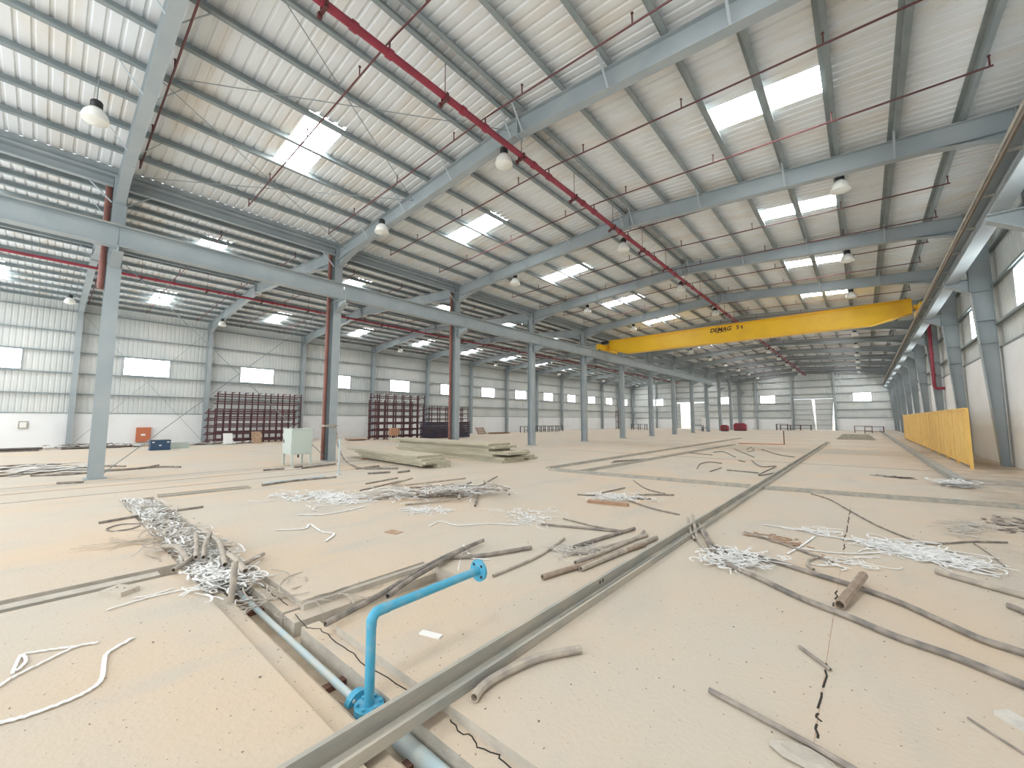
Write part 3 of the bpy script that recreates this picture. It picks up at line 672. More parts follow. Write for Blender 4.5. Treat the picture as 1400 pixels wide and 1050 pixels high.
for i, (x, y, zz, L, a) in enumerate(((-12.9, 13.3, 0.0, 2.1, 8), (-13.1, 13.3, 0.1, 2.2, 4), (-12.8, 13.3, 0.2, 1.6, 14), (-13.6, 13.3, 0.3, 2.4, 2))):
    board('timber_board', x, y, zz, L, 0.7, 0.09, math.radians(a), 'short loose board leaning out behind the tall stack, %s from the bottom' % ORD[i], 'loose boards at the back stack')

# ================================================================== GREY CABINET AND BLUE STAND
cb = empty('control_cabinet', (-16.75, 6.02, 0)); tag(cb, 'pale green-grey metal cabinet on legs beside the second middle column', 'cabinet')
W_, D_ = 0.85, 0.72
MB().box(0, W_, 0, D_, 0.42, 1.34).build('body', 'cab', cb)
MB().box(-0.02, W_ + 0.02, -0.02, D_ + 0.02, 1.34, 1.37).build('roof_panel', 'cab', cb)
dd = MB().box(0.02, W_ - 0.02, -0.025, 0.0, 0.45, 1.32).build('door', 'cab', cb)
MB().box(0.12, 0.16, -0.05, -0.025, 0.84, 0.96).build('handle', 'black', dd)
MB().box(W_, W_ + 0.012, 0.03, D_ - 0.03, 0.45, 1.32).build('side_panel', 'cab', cb)
for x in (0.03, W_ - 0.03):
    for y in (0.03, D_ - 0.03): MB().box(x - 0.03, x + 0.03, y - 0.03, y + 0.03, 0, 0.42).build('leg', 'cab', cb)
MB().tube([(W_ * 0.6, 0.36, 0.28), (W_ * 0.6, 0.36, 0.42)], 0.03, 8).build('cable_gland', 'black', cb)
bs = empty('blue_standpipe', (-12.44, 6.11, 0)); tag(bs, 'slim blue standpipe upright on the floor near the second middle column', 'pipe')
MB().tube([(0, 0, 0.02), (0, 0, 1.12)], 0.028, 8, False).build('pipe', 'pale_blue', bs, smooth=True)
MB().lathe([(0, 0), (0.1, 0), (0.1, 0.025), (0, 0.025)], 12).build('foot_flange', 'pale_blue', bs)
hs = MB().tube(smooth_path([(XC + 0.27, FY(1), 1.45), (-16.0, 7.7, 1.2), (-14.6, 7.1, 0.8), (-13.8, 7.0, 0.28), (-13.3, 7.25, 0.05), (-12.6, 7.7, 0.04), (-12.2, 8.1, 0.04)]), 0.03, 8).build('rubber_hose', 'conduit_dark', smooth=True)
tag(hs, 'dark hose sagging from the second middle column to the floor', 'hose')
sb = MB().box(-0.24, -0.228, -0.36, 0.19, 1.42, 1.5).box(0.228, 0.24, -0.36, 0.19, 1.42, 1.5).box(-0.228, 0.228, -0.36, -0.345, 1.42, 1.5).box(-0.228, 0.228, 0.175, 0.19, 1.42, 1.5).build('strap', 'conduit_grey'); sb.location = (XC, FY(1), 0); tag(sb, 'grey strap tied round the second middle column', 'strap')

# ================================================================== BLUE PIPEWORK IN THE FOREGROUND TRENCH
bp = empty('blue_water_pipe', (-2.45, 1.455, -0.16)); tag(bp, 'bright blue bent water pipe with end flange rising from the trench', 'pipe')
arc = [(0, 0.055 * (1 - math.cos(t)), 0.572 + 0.055 * math.sin(t)) for t in [math.pi / 2 * i / 6 for i in range(7)]]
MB().tube([(0, 0, 0.06), (0, 0, 0.55)], 0.031, 16, False).build('riser', 'blue', bp, smooth=True)
MB().tube([(0, 0, 0.545)] + arc + [(0, 0.12, 0.627)], 0.034, 16, False).build('elbow', 'blue', bp, smooth=True)
MB().tube([(0, 0.10, 0.627), (0, 0.95, 0.634)], 0.031, 16, False).build('arm', 'blue', bp, smooth=True)
fg = MB().lathe([(0.0, -0.012), (0.085, -0.012), (0.085, 0.012), (0.0, 0.012)], 22, (0, 0.955, 0.634), 'y').build('end_flange', 'blue', bp)
for i in range(4):
    a = math.pi / 4 + i * math.pi / 2
    MB().lathe([(0, -0.002), (0.011, -0.002), (0.011, 0.002), (0, 0.002)], 8, (0.06 * math.cos(a), 0.94, 0.634 + 0.06 * math.sin(a)), 'y').build('bolt_hole', 'black', fg)
MB().lathe([(0, 0.0), (0.055, 0.0), (0.06, 0.03), (0.09, 0.035), (0.09, 0.055), (0.086, 0.058), (0.09, 0.061), (0.09, 0.081), (0.0, 0.083)], 22, (0, 0, 0)).build('valve_body', 'blue', bp)
for i in range(6):
    a = i * math.pi / 3; MB().lathe([(0, 0), (0.012, 0), (0.012, 0.016), (0, 0.016)], 6, (0.07 * math.cos(a), 0.07 * math.sin(a), 0.082)).build('bolt', 'blue', bp)
sf = MB().lathe([(0.0, -0.035), (0.08, -0.035), (0.08, -0.012), (0.078, -0.010), (0.08, -0.008), (0.08, 0.016), (0.04, 0.02), (0.04, 0.09), (0.0, 0.09)], 20, (-0.13, 0, 0.03), 'x').build('side_flange', 'blue', bp)
for i in range(4):
    a = math.pi / 4 + i * math.pi / 2; MB().lathe([(0, -0.05), (0.011, -0.05), (0.011, 0.03), (0, 0.03)], 6, (-0.13, 0.058 * math.cos(a), 0.03 + 0.058 * math.sin(a)), 'x').build('bolt', 'pale_blue', sf)
MB().tube([(-0.16, 0, 0.03), (-3.6, 0.02, 0.04)], 0.026, 12).build('feed_pipe', 'pale_blue', bp, smooth=True)
MB().tube([(0.09, 0.02, 0.01), (0.35, 0.03, 0.0)], 0.04, 14, False).build('outlet_pipe', 'blue', bp, smooth=True)
MB().tube([(0.30, 0.03, 0.0), (4.6, 0.04, -0.01)], 0.052, 16, False).build('outlet_sleeve', 'pale_blue', bp, smooth=True)
for i, (x, lb) in enumerate(((-2.95, 'rusty steel support bar across the trench nearest the blue valve'), (-4.62, 'rusty steel support bar across the trench by the strip pile'), (-1.98, 'rusty steel support bar in the trench past the floor channel'))):
    o = MB().box(-0.03, 0.03, T0 + 0.21, T1 - 0.15, -0.2, -0.158).build('support_bar', 'rust'); o.location = (x, 0, 0); tag(o, lb, 'steel bar', 'trench support bars')
o = MB().box(-0.12, 0.12, -0.05, 0.05, 0, 0.05).build('steel_clamp', 'joint'); o.location = (-2.58, 1.36, -0.17); o.rotation_euler.z = 0.4; tag(o, 'small dusty steel plate beside the blue valve', 'plate')

# ================================================================== STEEL CHANNELS ON THE FLOOR
ch = empty('floor_channel', (-2.11, -1.0, 0)); tag(ch, 'long twin steel channel running along the floor past the blue pipe', 'channel'); Lc = 39.2
MB().box(0.0, 0.007, 0, Lc, 0.002, 0.10).box(-0.025, 0.007, 0, Lc, 0.10, 0.107).box(0.007, 0.04, 0, Lc, 0.002, 0.009).build('side_channel', 'galv', ch)
MB().box(0.133, 0.14, 0, Lc, 0.002, 0.06).box(0.118, 0.14, 0, Lc, 0.06, 0.066).build('edge_angle', 'galv', ch)
MB().box(0.042, 0.131, 0, 4.0, 0.004, 0.014).build('bottom_plate', 'galv', ch)
for y in (4.78, 4.84, 9.0, 14.5): MB().lathe([(0, -0.001), (0.016, -0.001), (0.016, 0.001), (0, 0.001)], 10, (0.0075, y, 0.07), 'x').build('bolt_hole', 'black', ch)
def floor_rail(a, b, w, h, label):
    a = Vector(a); b = Vector(b); d = b - a
    o = empty('floor_rail', (a.x, a.y, 0), math.atan2(d.y, d.x)); tag(o, label, 'channel')
    L = d.length
    MB().box(0, L, -w / 2, -w / 2 + 0.012, 0, h).build('side_flange', 'galv', o); MB().box(0, L, w / 2 - 0.012, w / 2, 0, h).build('side_flange', 'galv', o)
    MB().box(0, L, -w / 2 + 0.012, w / 2 - 0.012, 0, h * 0.45).build('channel_bed', 'cut', o)
floor_rail((-8.1, 11.3), (-2.25, 11.75), 0.22, 0.07, 'steel channel crossing the floor on the far side of the strip piles')
floor_rail((-1.95, 11.78), (2.3, 12.45), 0.22, 0.07, 'steel channel crossing the floor towards the kerb')
floor_rail((-8.4, 11.6), (-8.6, 42.0), 0.2, 0.06, 'long floor channel leading away, nearer the middle columns')
floor_rail((-7.05, 11.5), (-6.8, 31.0), 0.2, 0.06, 'long floor channel leading away, second from the middle columns')
floor_rail((-11.9, 1.75), (-11.75, 3.5), 0.26, 0.04, 'dusty steel channel at the head of the strip-filled trench')
floor_rail((-6.03, -4.5), (-6.03, 0.95), 0.16, -0.05, 'flat steel strip lying in the side trench')
FLOOR_LINES = [
  ('c', [(-1.92, 6.656), (-1.692, 6.029), (-1.448, 5.568), (-1.243, 5.274), (-0.941, 5.087), (-0.549, 4.79), (-0.195, 4.612), (0.107, 4.433), (0.411, 4.334), (0.742, 4.131)], 0.026, 'conduit_dark', 'longest dusty grey conduit snaking from the floor channel past the short brown pipe'),
  ('c', [(-1.967, 6.771), (-1.613, 5.977), (-1.3, 5.853), (-0.979, 5.825), (-0.536, 5.633), (-0.165, 5.473), (0.147, 5.276), (0.388, 5.022), (0.588, 4.811), (0.775, 4.734), (0.888, 4.62)], 0.026, 'conduit_dark', 'long grey conduit lying under the short brown pipe'),
  ('c', [(-2.24, 6.914), (-2.039, 6.416), (-1.876, 6.077)], 0.024, 'conduit_grey', 'short bent conduit stub hooked over the floor channel'),
  ('c', [(-2.139, 7.105), (-1.792, 6.27), (-1.575, 5.981), (-1.243, 5.871)], 0.022, 'conduit_grey', 'curved grey conduit running into the white strip bundle'),
  ('c', [(-2.249, 7.188), (-1.879, 6.185), (-1.554, 5.593), (-1.357, 5.398)], 0.024, 'conduit_grey', 'pale bent conduit beside the white strip bundle'),
  ('c', [(-1.455, 7.008), (-0.932, 6.704), (-0.371, 6.234)], 0.016, 'conduit_dark', 'thin dark conduit on the reddish stain'),
  ('c', [(-0.523, 5.804), (-0.586, 5.933), (-0.592, 6.162), (-0.531, 6.318)], 0.016, 'conduit_grey', 'small hook of cable beside the long conduit'),
  ('p', [(-0.256, 4.795), (-0.204, 5.068), (-0.147, 5.368), (-0.096, 5.653)], 0.042, 'conduit_brown', 'short brown pipe lying across the long conduit'),
  ('c', [(-1.013, 11.63), (-0.643, 11.046), (-0.313, 10.01), (0.072, 8.85), (0.469, 8.085), (0.697, 8.156), (1.037, 8.551), (1.402, 8.829)], 0.013, 'conduit_dark', 'thin dark cable curving past the large white strip patch'),
  ('c', [(1.046, 8.481), (1.107, 7.907), (1.137, 7.386)], 0.008, 'conduit_dark', 'very thin wire by the dark stain near the kerb'),
  ('c', [(0.511, 6.591), (0.655, 6.479), (0.79, 6.391), (1.058, 6.23), (1.164, 6.145)], 0.03, 'conduit_grey', 'grey flattened conduit just below the white patch'),
  ('c', [(0.886, 5.825), (0.928, 5.791), (1.006, 5.655)], 0.025, 'conduit_dark', 'conduit end poking in below the flattened conduit'),
  ('c', [(-0.827, 2.836), (-0.583, 2.785), (-0.332, 2.727), (-0.142, 2.676), (0.004, 2.624)], 0.016, 'conduit_dark', 'straight dark conduit crossing the near floor by the joint'),
  ('c', [(-0.461, 3.809), (-0.359, 3.7), (-0.267, 3.601)], 0.012, 'conduit_dark', 'short dusty stick touching the broken floor joint'),
  ('c', [(0.351, 3.565), (0.429, 3.475), (0.546, 3.353)], 0.006, 'conduit_dark', 'thin black rod alone on the nearest floor by the kerb side'),
  ('c', [(-1.871, 1.81), (-1.9, 1.895), (-1.908, 2.002), (-1.888, 2.162), (-1.82, 2.414), (-1.662, 2.685)], 0.028, 'conduit_grey', 'curved grey hose lying beside the floor channel'),
  ('c', [(-2.68, 3.583), (-2.617, 3.886), (-2.532, 4.212), (-2.441, 4.8), (-2.324, 5.398)], 0.03, 'conduit_brown', 'thick brown-grey conduit, nearest of the bent bundle'),
  ('c', [(-2.498, 4.059), (-2.431, 4.722), (-2.323, 5.815)], 0.03, 'conduit_grey', 'thick conduit with open end, second in the bent bundle'),
  ('c', [(-2.656, 4.197), (-2.592, 4.856), (-2.539, 5.676), (-2.599, 6.032)], 0.026, 'conduit_grey', 'hooked conduit, third in the bent bundle'),
  ('c', [(-2.985, 4.694), (-2.934, 5.124), (-2.854, 5.625), (-2.775, 6.092)], 0.026, 'conduit_dark', 'dark conduit, farthest of the bent bundle'),
  ('c', [(-2.867, 4.456), (-2.668, 5.001), (-2.544, 5.54), (-2.487, 5.877)], 0.024, 'conduit_grey', 'bowed pale conduit inside the bent bundle'),
  ('c', [(-4.035, 5.374), (-3.505, 5.585), (-2.969, 5.783), (-2.83, 5.903)], 0.018, 'conduit_dark', 'straight thin conduit reaching the bent bundle from behind'),
  ('c', [(-3.993, 5.945), (-3.342, 5.844), (-2.842, 5.89)], 0.012, 'conduit_dark', 'thin stick lying behind the bent bundle'),
  ('c', [(-4.99, 8.014), (-4.567, 8.204)], 0.018, 'conduit_dark', '*small mid'),
  ('c', [(-4.708, 8.258), (-4.578, 9.545)], 0.018, 'conduit_dark', '*small mid'),
  ('c', [(-3.995, 8.875), (-3.319, 9.389)], 0.018, 'conduit_dark', '*small mid'),
  ('c', [(-4.165, 8.248), (-3.53, 8.603)], 0.018, 'conduit_dark', '*small mid'),
  ('c', [(-3.809, 8.133), (-3.178, 7.73), (-2.579, 7.534)], 0.015, 'conduit_dark', 'thin conduit trailing from the small strip pile'),
  ('c', [(-4.956, 10.892), (-4.111, 9.769), (-3.527, 9.418)], 0.014, 'conduit_dark', 'bent thin conduit behind the small strip pile'),
  ('c', [(-3.378, 1.595), (-3.545, 2.198), (-3.857, 3.08), (-4.029, 4.043)], 0.026, 'conduit_dark', 'long dark conduit leaning over the trench, behind the blue arm'),
  ('c', [(-3.456, 2.212), (-3.624, 2.572), (-3.905, 3.44), (-3.969, 3.722)], 0.026, 'conduit_dark', 'shorter dark conduit beside the one over the trench'),
  ('c', [(-3.973, 3.255), (-3.888, 3.391), (-3.655, 3.688), (-3.4, 4.31)], 0.026, 'conduit_dark', 'conduit lying just behind the blue flange'),
  ('c', [(-3.128, 3.293), (-3.145, 4.139), (-3.324, 4.971)], 0.016, 'conduit_grey', 'pale thin conduit between the blue flange and the bent bundle'),
  ('c', [(-8.795, 4.844), (-9.535, 6.449)], 0.021, 'conduit_dark', '*heap'),
  ('c', [(-8.698, 5.461), (-8.232, 7.575)], 0.021, 'conduit_grey', '*heap'),
  ('c', [(-7.992, 5.049), (-6.722, 5.602)], 0.021, 'conduit_dark', '*heap'),
  ('c', [(-7.317, 7.369), (-5.506, 6.27)], 0.021, 'conduit_grey', '*heap'),
  ('c', [(-7.283, 7.181), (-5.851, 5.64)], 0.021, 'conduit_dark', '*heap'),
  ('c', [(-7.437, 6.632), (-6.35, 5.685)], 0.021, 'conduit_grey', '*heap'),
  ('c', [(-7.2, 7.252), (-7.979, 8.546)], 0.021, 'conduit_dark', '*heap'),
  ('c', [(-6.926, 7.278), (-6.107, 6.955)], 0.021, 'conduit_grey', '*heap'),
  ('c', [(-6.534, 6.31), (-5.973, 6.729)], 0.021, 'conduit_dark', '*heap'),
  ('c', [(-7.906, 4.733), (-7.959, 5.715)], 0.021, 'conduit_grey', '*heap'),
  ('c', [(-8.282, 5.821), (-7.365, 7.109)], 0.021, 'conduit_dark', '*heap'),
  ('c', [(-7.512, 5.397), (-6.975, 6.951)], 0.021, 'conduit_grey', '*heap'),
  ('c', [(-6.876, 5.378), (-6.499, 6.687)], 0.021, 'conduit_dark', '*heap'),
  ('c', [(-8.599, 5.547), (-8.92, 6.346)], 0.021, 'conduit_grey', '*heap'),
  ('c', [(-7.178, 5.269), (-7.138, 6.891)], 0.021, 'conduit_dark', '*heap'),
  ('c', [(-7.999, 5.389), (-7.902, 6.862)], 0.021, 'conduit_grey', '*heap'),
  ('c', [(-7.855, 6.27), (-6.594, 6.785)], 0.021, 'conduit_dark', '*heap'),
  ('c', [(-8.393, 6.22), (-6.753, 6.121)], 0.021, 'conduit_grey', '*heap'),
  ('c', [(-8.991, 5.089), (-9.427, 6.242)], 0.021, 'conduit_dark', '*heap'),
  ('c', [(-6.991, 4.817), (-6.479, 5.812)], 0.021, 'conduit_grey', '*heap'),
  ('c', [(-6.78, 5.77), (-7.437, 7.49)], 0.021, 'conduit_dark', '*heap'),
  ('c', [(-7.511, 5.811), (-6.739, 7.235)], 0.021, 'conduit_grey', '*heap'),
  ('c', [(-6.702, 5.469), (-7.568, 7.152)], 0.021, 'conduit_dark', '*heap'),
  ('c', [(-9.561, 0.699), (-9.746, 1.357), (-9.78, 2.13)], 0.02, 'conduit_dark', 'straight dark rod lying across the trench of white strips'),
  ('c', [(-9.036, 1.142), (-9.197, 0.919), (-8.983, 0.746), (-8.75, 0.797), (-8.703, 0.988), (-8.888, 1.125)], 0.01, 'conduit_dark', 'loop of thin wire beside the trench'),
  ('c', [(-6.877, 21.699), (-5.578, 21.108)], 0.02, 'conduit_dark', '*farwire'),
  ('c', [(-5.978, 22.845), (-5.705, 23.655), (-4.469, 20.553)], 0.02, 'conduit_dark', '*farwire'),
  ('c', [(-4.469, 26.82), (-3.23, 23.46), (-2.447, 22.299)], 0.02, 'conduit_dark', '*farwire'),
  ('c', [(-4.45, 14.903), (-4.833, 16.61), (-4.732, 17.555), (-4.257, 17.316)], 0.02, 'conduit_dark', '*farwire'),
  ('c', [(-3.885, 14.366), (-3.887, 15.729)], 0.02, 'conduit_dark', '*farwire'),
  ('c', [(-3.582, 15.166), (-3.072, 15.069), (-2.617, 14.955)], 0.02, 'conduit_dark', '*farwire'),
  ('c', [(-3.599, 19.344), (-2.913, 17.105), (-2.516, 17.633)], 0.02, 'conduit_dark', '*farwire'),
  ('c', [(-2.493, 17.468), (-2.517, 14.367), (-2.151, 15.644)], 0.02, 'conduit_dark', '*farwire'),
  ('c', [(-5.774, 26.386), (-3.833, 21.103)], 0.02, 'conduit_dark', '*farwire'),
  ('c', [(-5.129, 26.25), (-5.327, 28.513), (-4.697, 25.962), (-4.739, 24.489)], 0.02, 'conduit_dark', '*farwire'),
  ('c', [(-4.012, 18.987), (-3.67, 18.472)], 0.02, 'conduit_dark', '*farwire'),
  ('c', [(-7.601, 14.747), (-7.243, 17.071)], 0.02, 'conduit_dark', '*farwire'),
  ('c', [(-7.813, 15.35), (-7.376, 16.699)], 0.02, 'conduit_dark', '*farwire'),
  ('r', [(-3.756, -0.094), (-3.753, -0.051), (-3.723, 0.04), (-3.727, 0.184), (-3.763, 0.29), (-3.859, 0.356), (-4.121, 0.388), (-4.261, 0.42), (-4.395, 0.568)], 0.02, 'ribbon_white', 'long white plastic strip curving across the near concrete'),
  ('r', [(-4.189, -0.118), (-4.258, -0.073), (-4.33, -0.025), (-4.431, 0.101), (-4.548, 0.269), (-4.506, 0.381)], 0.014, 'ribbon_white', 'thin white strip forming a narrow V on the near floor'),
  ('r', [(-4.702, 0.011), (-4.635, 0.141), (-4.554, 0.269)], 0.012, 'ribbon_white', 'short white strip closing the V beside the knot'),
  ('r', [(-4.4, -0.027), (-4.531, -0.017), (-4.694, 0.006), (-4.552, 0.028), (-4.453, 0.003), (-4.425, -0.019)], 0.014, 'ribbon_white', 'small knotted white strip loop'),
  ('r', [(-5.202, 0.476), (-5.258, 0.748), (-5.244, 0.947), (-5.197, 1.154)], 0.014, 'ribbon_white', 'white strip lying from the trench towards the small concrete block'),
  ('r', [(-5.355, 0.671), (-5.308, 0.785), (-5.346, 0.964)], 0.012, 'ribbon_white', 'second white strip next to the small concrete block'),
  ('r', [(-7.733, 3.075), (-7.399, 3.432), (-7.415, 3.894), (-7.506, 4.258)], 0.03, 'ribbon_white', 'white strip trailing before the conduit heap'),
  ('r', [(-6.934, 2.445), (-6.682, 2.765), (-6.893, 2.935), (-6.311, 2.871), (-6.054, 2.935), (-5.767, 2.675)], 0.025, 'ribbon_white', 'bent pale strip on the open floor'),
  ('r', [(-5.33, 4.134), (-5.442, 4.447), (-5.027, 4.468), (-4.731, 4.871), (-4.28, 5.115)], 0.02, 'ribbon_white', 'thin white strip in front of the heap'),
  ('r', [(-1.333, 7.743), (-0.832, 7.727), (-0.448, 7.613), (-0.081, 7.529), (0.167, 7.405)], 0.025, 'ribbon_white', 'white strip stretching to the large white patch'),
  ('r', [(-0.728, 6.651), (-0.406, 6.706), (-0.123, 6.897), (0.162, 7.252)], 0.02, 'ribbon_white', 'second white strip below the reddish stain'),
  ('r', [(-0.824, 6.29), (-0.723, 6.834), (-0.633, 7.476)], 0.02, 'ribbon_white', 'short white strip crossing the thin conduit'),
  ('r', [(0.289, 7.097), (0.589, 7.064), (0.823, 6.956), (1.017, 6.843)], 0.02, 'ribbon_white', 'white strip leaving the large white patch towards the kerb'),
  ('r', [(-4.393, 3.888), (-3.894, 3.474), (-3.522, 3.139)], 0.02, 'ribbon_white', 'upright white strip beside the trench corner'),
  ('r', [(-4.202, 3.838), (-3.909, 3.647), (-3.686, 3.548)], 0.015, 'ribbon_white', 'white strip by the blue flange'),
  ('r', [(-3.982, 3.472), (-3.739, 3.544), (-3.528, 3.654)], 0.015, 'ribbon_white', 'white strip behind the blue flange'),
  ('c', [(-23.512, -0.932), (-23.624, -0.536), (-23.293, 0.539)], 0.03, 'conduit_dark', '*leftstick'),
  ('c', [(-19.006, -0.158), (-18.647, 0.453), (-18.682, 1.012)], 0.03, 'conduit_dark', '*leftstick'),
  ('c', [(-18.956, 1.357), (-18.913, 1.912), (-19.097, 2.764), (-18.485, 3.293)], 0.03, 'conduit_dark', '*leftstick'),
  ('c', [(-19.23, 1.376), (-19.098, 2.299), (-19.813, 2.884)], 0.03, 'conduit_dark', '*leftstick'),
  ('c', [(-16.247, 0.331), (-16.013, 0.801)], 0.03, 'conduit_dark', '*leftstick'),
  ('c', [(-19.552, -0.756), (-19.792, -0.315)], 0.03, 'conduit_dark', '*leftstick'),
  ('c', [(-21.055, 1.496), (-20.28, 2.042)], 0.03, 'conduit_dark', '*leftstick'),
  ('c', [(-11.977, 3.844), (-12.052, 4.349), (-12.151, 5.556)], 0.03, 'pale_blue', 'pale blue pipe lying on the floor before the grey cabinet'),
  ('c', [(-11.766, 3.778), (-11.99, 4.648), (-11.82, 5.744)], 0.025, 'conduit_dark', 'dark pipe lying next to the pale blue pipe'),
  ('c', [(-15.207, 4.89), (-15.149, 5.514)], 0.03, 'conduit_dark', '*backstick'),
  ('c', [(-15.3, 5.91), (-15.394, 6.213)], 0.03, 'conduit_dark', '*backstick'),
  ('c', [(-14.844, 5.976), (-15.136, 6.789), (-15.279, 7.365)], 0.03, 'conduit_dark', '*backstick'),
  ('c', [(-13.272, 7.136), (-13.385, 8.079)], 0.03, 'conduit_dark', '*backstick'),
  ('c', [(-11.795, 6.728), (-11.577, 7.385)], 0.03, 'conduit_dark', '*backstick'),
  ('c', [(-11.341, 7.52), (-11.401, 7.996)], 0.03, 'conduit_dark', '*backstick'),
]

# ================================================================== LOOSE CONDUITS, CABLES AND STRIPS
SHARED = {'*small mid': ('dark conduit offcut in the small pile with white strips', 'offcuts in the small strip pile'),
          '*heap': ('grey conduit in the big heap on the open floor', 'conduits of the big heap'),
          '*farwire': ('bent dark cable scrap on the far floor beyond the cross channel', 'cable scraps on the far floor'),
          '*leftstick': ('dark bar lying on the floor around the foot of the first middle column', 'bars by the first middle column'),
          '*backstick': ('dark bar on the floor between the cabinet and the front board stack', 'bars by the cabinet')}
hz = 0
ONE = {'*leftstick': iter(["dark bar farthest back behind the first middle column", "dark bar in front of the pale sheeting by the first middle column", "longest dark bar behind the first middle column", "kinked dark bar lying with the longest one", "short bar just before the foot of the first middle column", "bar reaching from the hall edge to the pale sheeting", "short bar behind the first middle column foot"]),
       '*backstick': iter(["dark bar before the legs of the cabinet", "very short dark bar under the cabinet", "long thin bar between cabinet and blue standpipe", "dark bar under the end of the front board stack", "thin bar before the front board stack", "reddish dark bar before the front board stack"])}
for kind, pts, r, m, lab in FLOOR_LINES:
    nm = {'c': 'conduit', 'p': 'short_pipe', 'r': 'plastic_strip'}[kind]; lb, grp = SHARED.get(lab, (lab, None))
    if lab in ONE: lb = next(ONE[lab])
    if lab == '*heap': hz += 1
    cx, cy = pts[0]
    P = []
    for i, (x, y) in enumerate(pts):
        z = r + 0.002
        if lab == '*heap': z += (hz % 5) * 0.035 + 0.03 * ((i + hz) % 2)
        if lb.startswith('long dark conduit leaning') or lb.startswith('shorter dark conduit beside'): z += 0.03
        if lb.startswith('short brown pipe'): z += 0.055 * i / 3
        if lb.startswith('short bent conduit stub') or 'bent conduit beside' in lb: z += 0.09 * max(0, 1 - i)
        P.append((x - cx, y - cy, z))
    if lb.startswith('upright white strip'): P = [(P[2][0], P[2][1], 0.02), (P[2][0] + 0.01, P[2][1] + 0.02, 0.12), (P[2][0] + 0.03, P[2][1] + 0.04, 0.24)]
    P = smooth_path(P, 7 if kind == 'c' else 6)
    if kind == 'r': 
        P = [p + Vector((0, 0, -r + 0.004 + 0.006 * math.sin(i * 1.3) ** 2)) if not lb.startswith('upright') else p for i, p in enumerate(P)]
        me = MB().ribbon(P, r * 1.35, 0.006).mesh(nm, m)
    else: me = MB().tube(P, r, 8).mesh(nm, m, True)
    o = put(nm, me, None, (cx, cy, 0)); tag(o, lb, {'c': 'conduit', 'p': 'pipe', 'r': 'strip'}[kind], grp)
for i in range(16):
    t = random.random(); x = -8.1 + 1.5 * t + random.uniform(-.2, .2); y = 4.9 + 1.9 * t + random.uniform(-.2, .2); a_ = math.radians(random.uniform(30, 75)); L = random.uniform(0.5, 1.1); z = random.uniform(0.05, 0.2)
    P = smooth_path([(-math.cos(a_) * L, -math.sin(a_) * L, max(0.03, z - 0.1)), (0, 0, z), (math.cos(a_) * L, math.sin(a_) * L, max(0.03, z - 0.06))], 5)
    o = put('conduit', MB().tube(P, 0.019, 7).mesh('conduit', 'ribbon_grey', True), None, (x, y, 0)); tag(o, *[SHARED['*heap'][0], 'conduit', SHARED['*heap'][1]])
# conduits sticking out of the strip-filled trench
for pts, z, r, lb in (([(-5.91, 1.25), (-6.526, 1.38), (-7.148, 1.495)], .12, .025, 'thick conduit bent upward in the middle of the trench pile'),
                      ([(-5.805, 1.3), (-6.326, 1.42), (-6.973, 1.62)], .13, .025, 'thick conduit leaning across the middle of the trench pile'),
                      ([(-5.799, 1.034), (-6.042, 1.202), (-6.303, 1.326)], .06, .027, 'open-ended conduit poking from the trench pile over the side trench'),
                      ([(-6.9, 1.62), (-6.213, 1.55), (-5.437, 1.42)], .1, .028, 'pale flat-lying conduit along the far edge of the trench pile'),
                      ([(-5.445, 1.56), (-5.558, 1.716), (-5.704, 1.886)], .05, .025, 'dark conduit end lying out over the slab from the trench pile'),
                      ([(-6.999, 1.133), (-6.583, 1.2), (-6.096, 1.22)], .05, .03, 'conduit along the near edge of the trench pile'),
                      ([(-5.879, 1.528), (-5.446, 1.5), (-5.055, 1.507)], .1, .03, 'conduit at the near end of the trench pile beside the support bar')):
    P = [(x - pts[0][0], y - pts[0][1], z + (0.06 if i == 1 and r > .0275 else 0)) for i, (x, y) in enumerate(pts)]
    o = MB().tube(smooth_path(P), r, 9).build('conduit', 'conduit_grey', None, (*pts[0], 0), True); tag(o, lb, 'conduit')
o = MB().tube([(-4.66, 1.27, -0.17), (-4.70, 1.30, 0.10), (-4.78, 1.33, 0.30)], 0.03, 10).build('conduit', 'conduit_grey', None, None, True); tag(o, 'upright pale conduit standing at the end of the trench pile', 'conduit')
def tangle(name, label, path, spread, count, length, w, zlo, zhi, m, curl=0.9, t=0.004):
    mb = MB()
    for i in range(count):
        u = random.random() * (len(path) - 1); a = int(u); f = u - a; b = min(a + 1, len(path) - 1)
        x = path[a][0] * (1 - f) + path[b][0] * f + random.gauss(0, spread[0]); y = path[a][1] * (1 - f) + path[b][1] * f + random.gauss(0, spread[1])
        if len(spread) > 2: y = min(max(y, spread[2]), spread[3])
        ang = random.random() * 6.28; n = 8; z = random.uniform(zlo, zhi); P = []; c = random.uniform(-curl, curl); st = length * random.uniform(0.5, 1.3) / n
        for j in range(n):
            P.append((x, y, max(zlo, z + 0.05 * (zhi - zlo) * 8 * math.sin(j * 0.8 + i) * 0.25)))
            x += math.cos(ang) * st; y += math.sin(ang) * st * 0.8; ang += c + random.uniform(-0.25, 0.25)
            if len(spread) > 2: y = min(max(y, spread[2]), spread[3])
        mb.ribbon(P, w * random.uniform(0.7, 1.3), t)
    o = mb.build(name, m); tag(o, label, 'debris', kind='stuff'); return o
TP = [(-11.85, 1.3), (-10.3, 1.35), (-8.87, 1.38), (-7.1, 1.41), (-5.95, 1.38), (-5.0, 1.36)]
tangle('plastic_strips', 'tangle of white plastic strips filling the trench', TP, (0.15, 0.13, 1.2, 1.78), 460, 0.5, 0.016, -0.12, 0.08, 'ribbon_white')
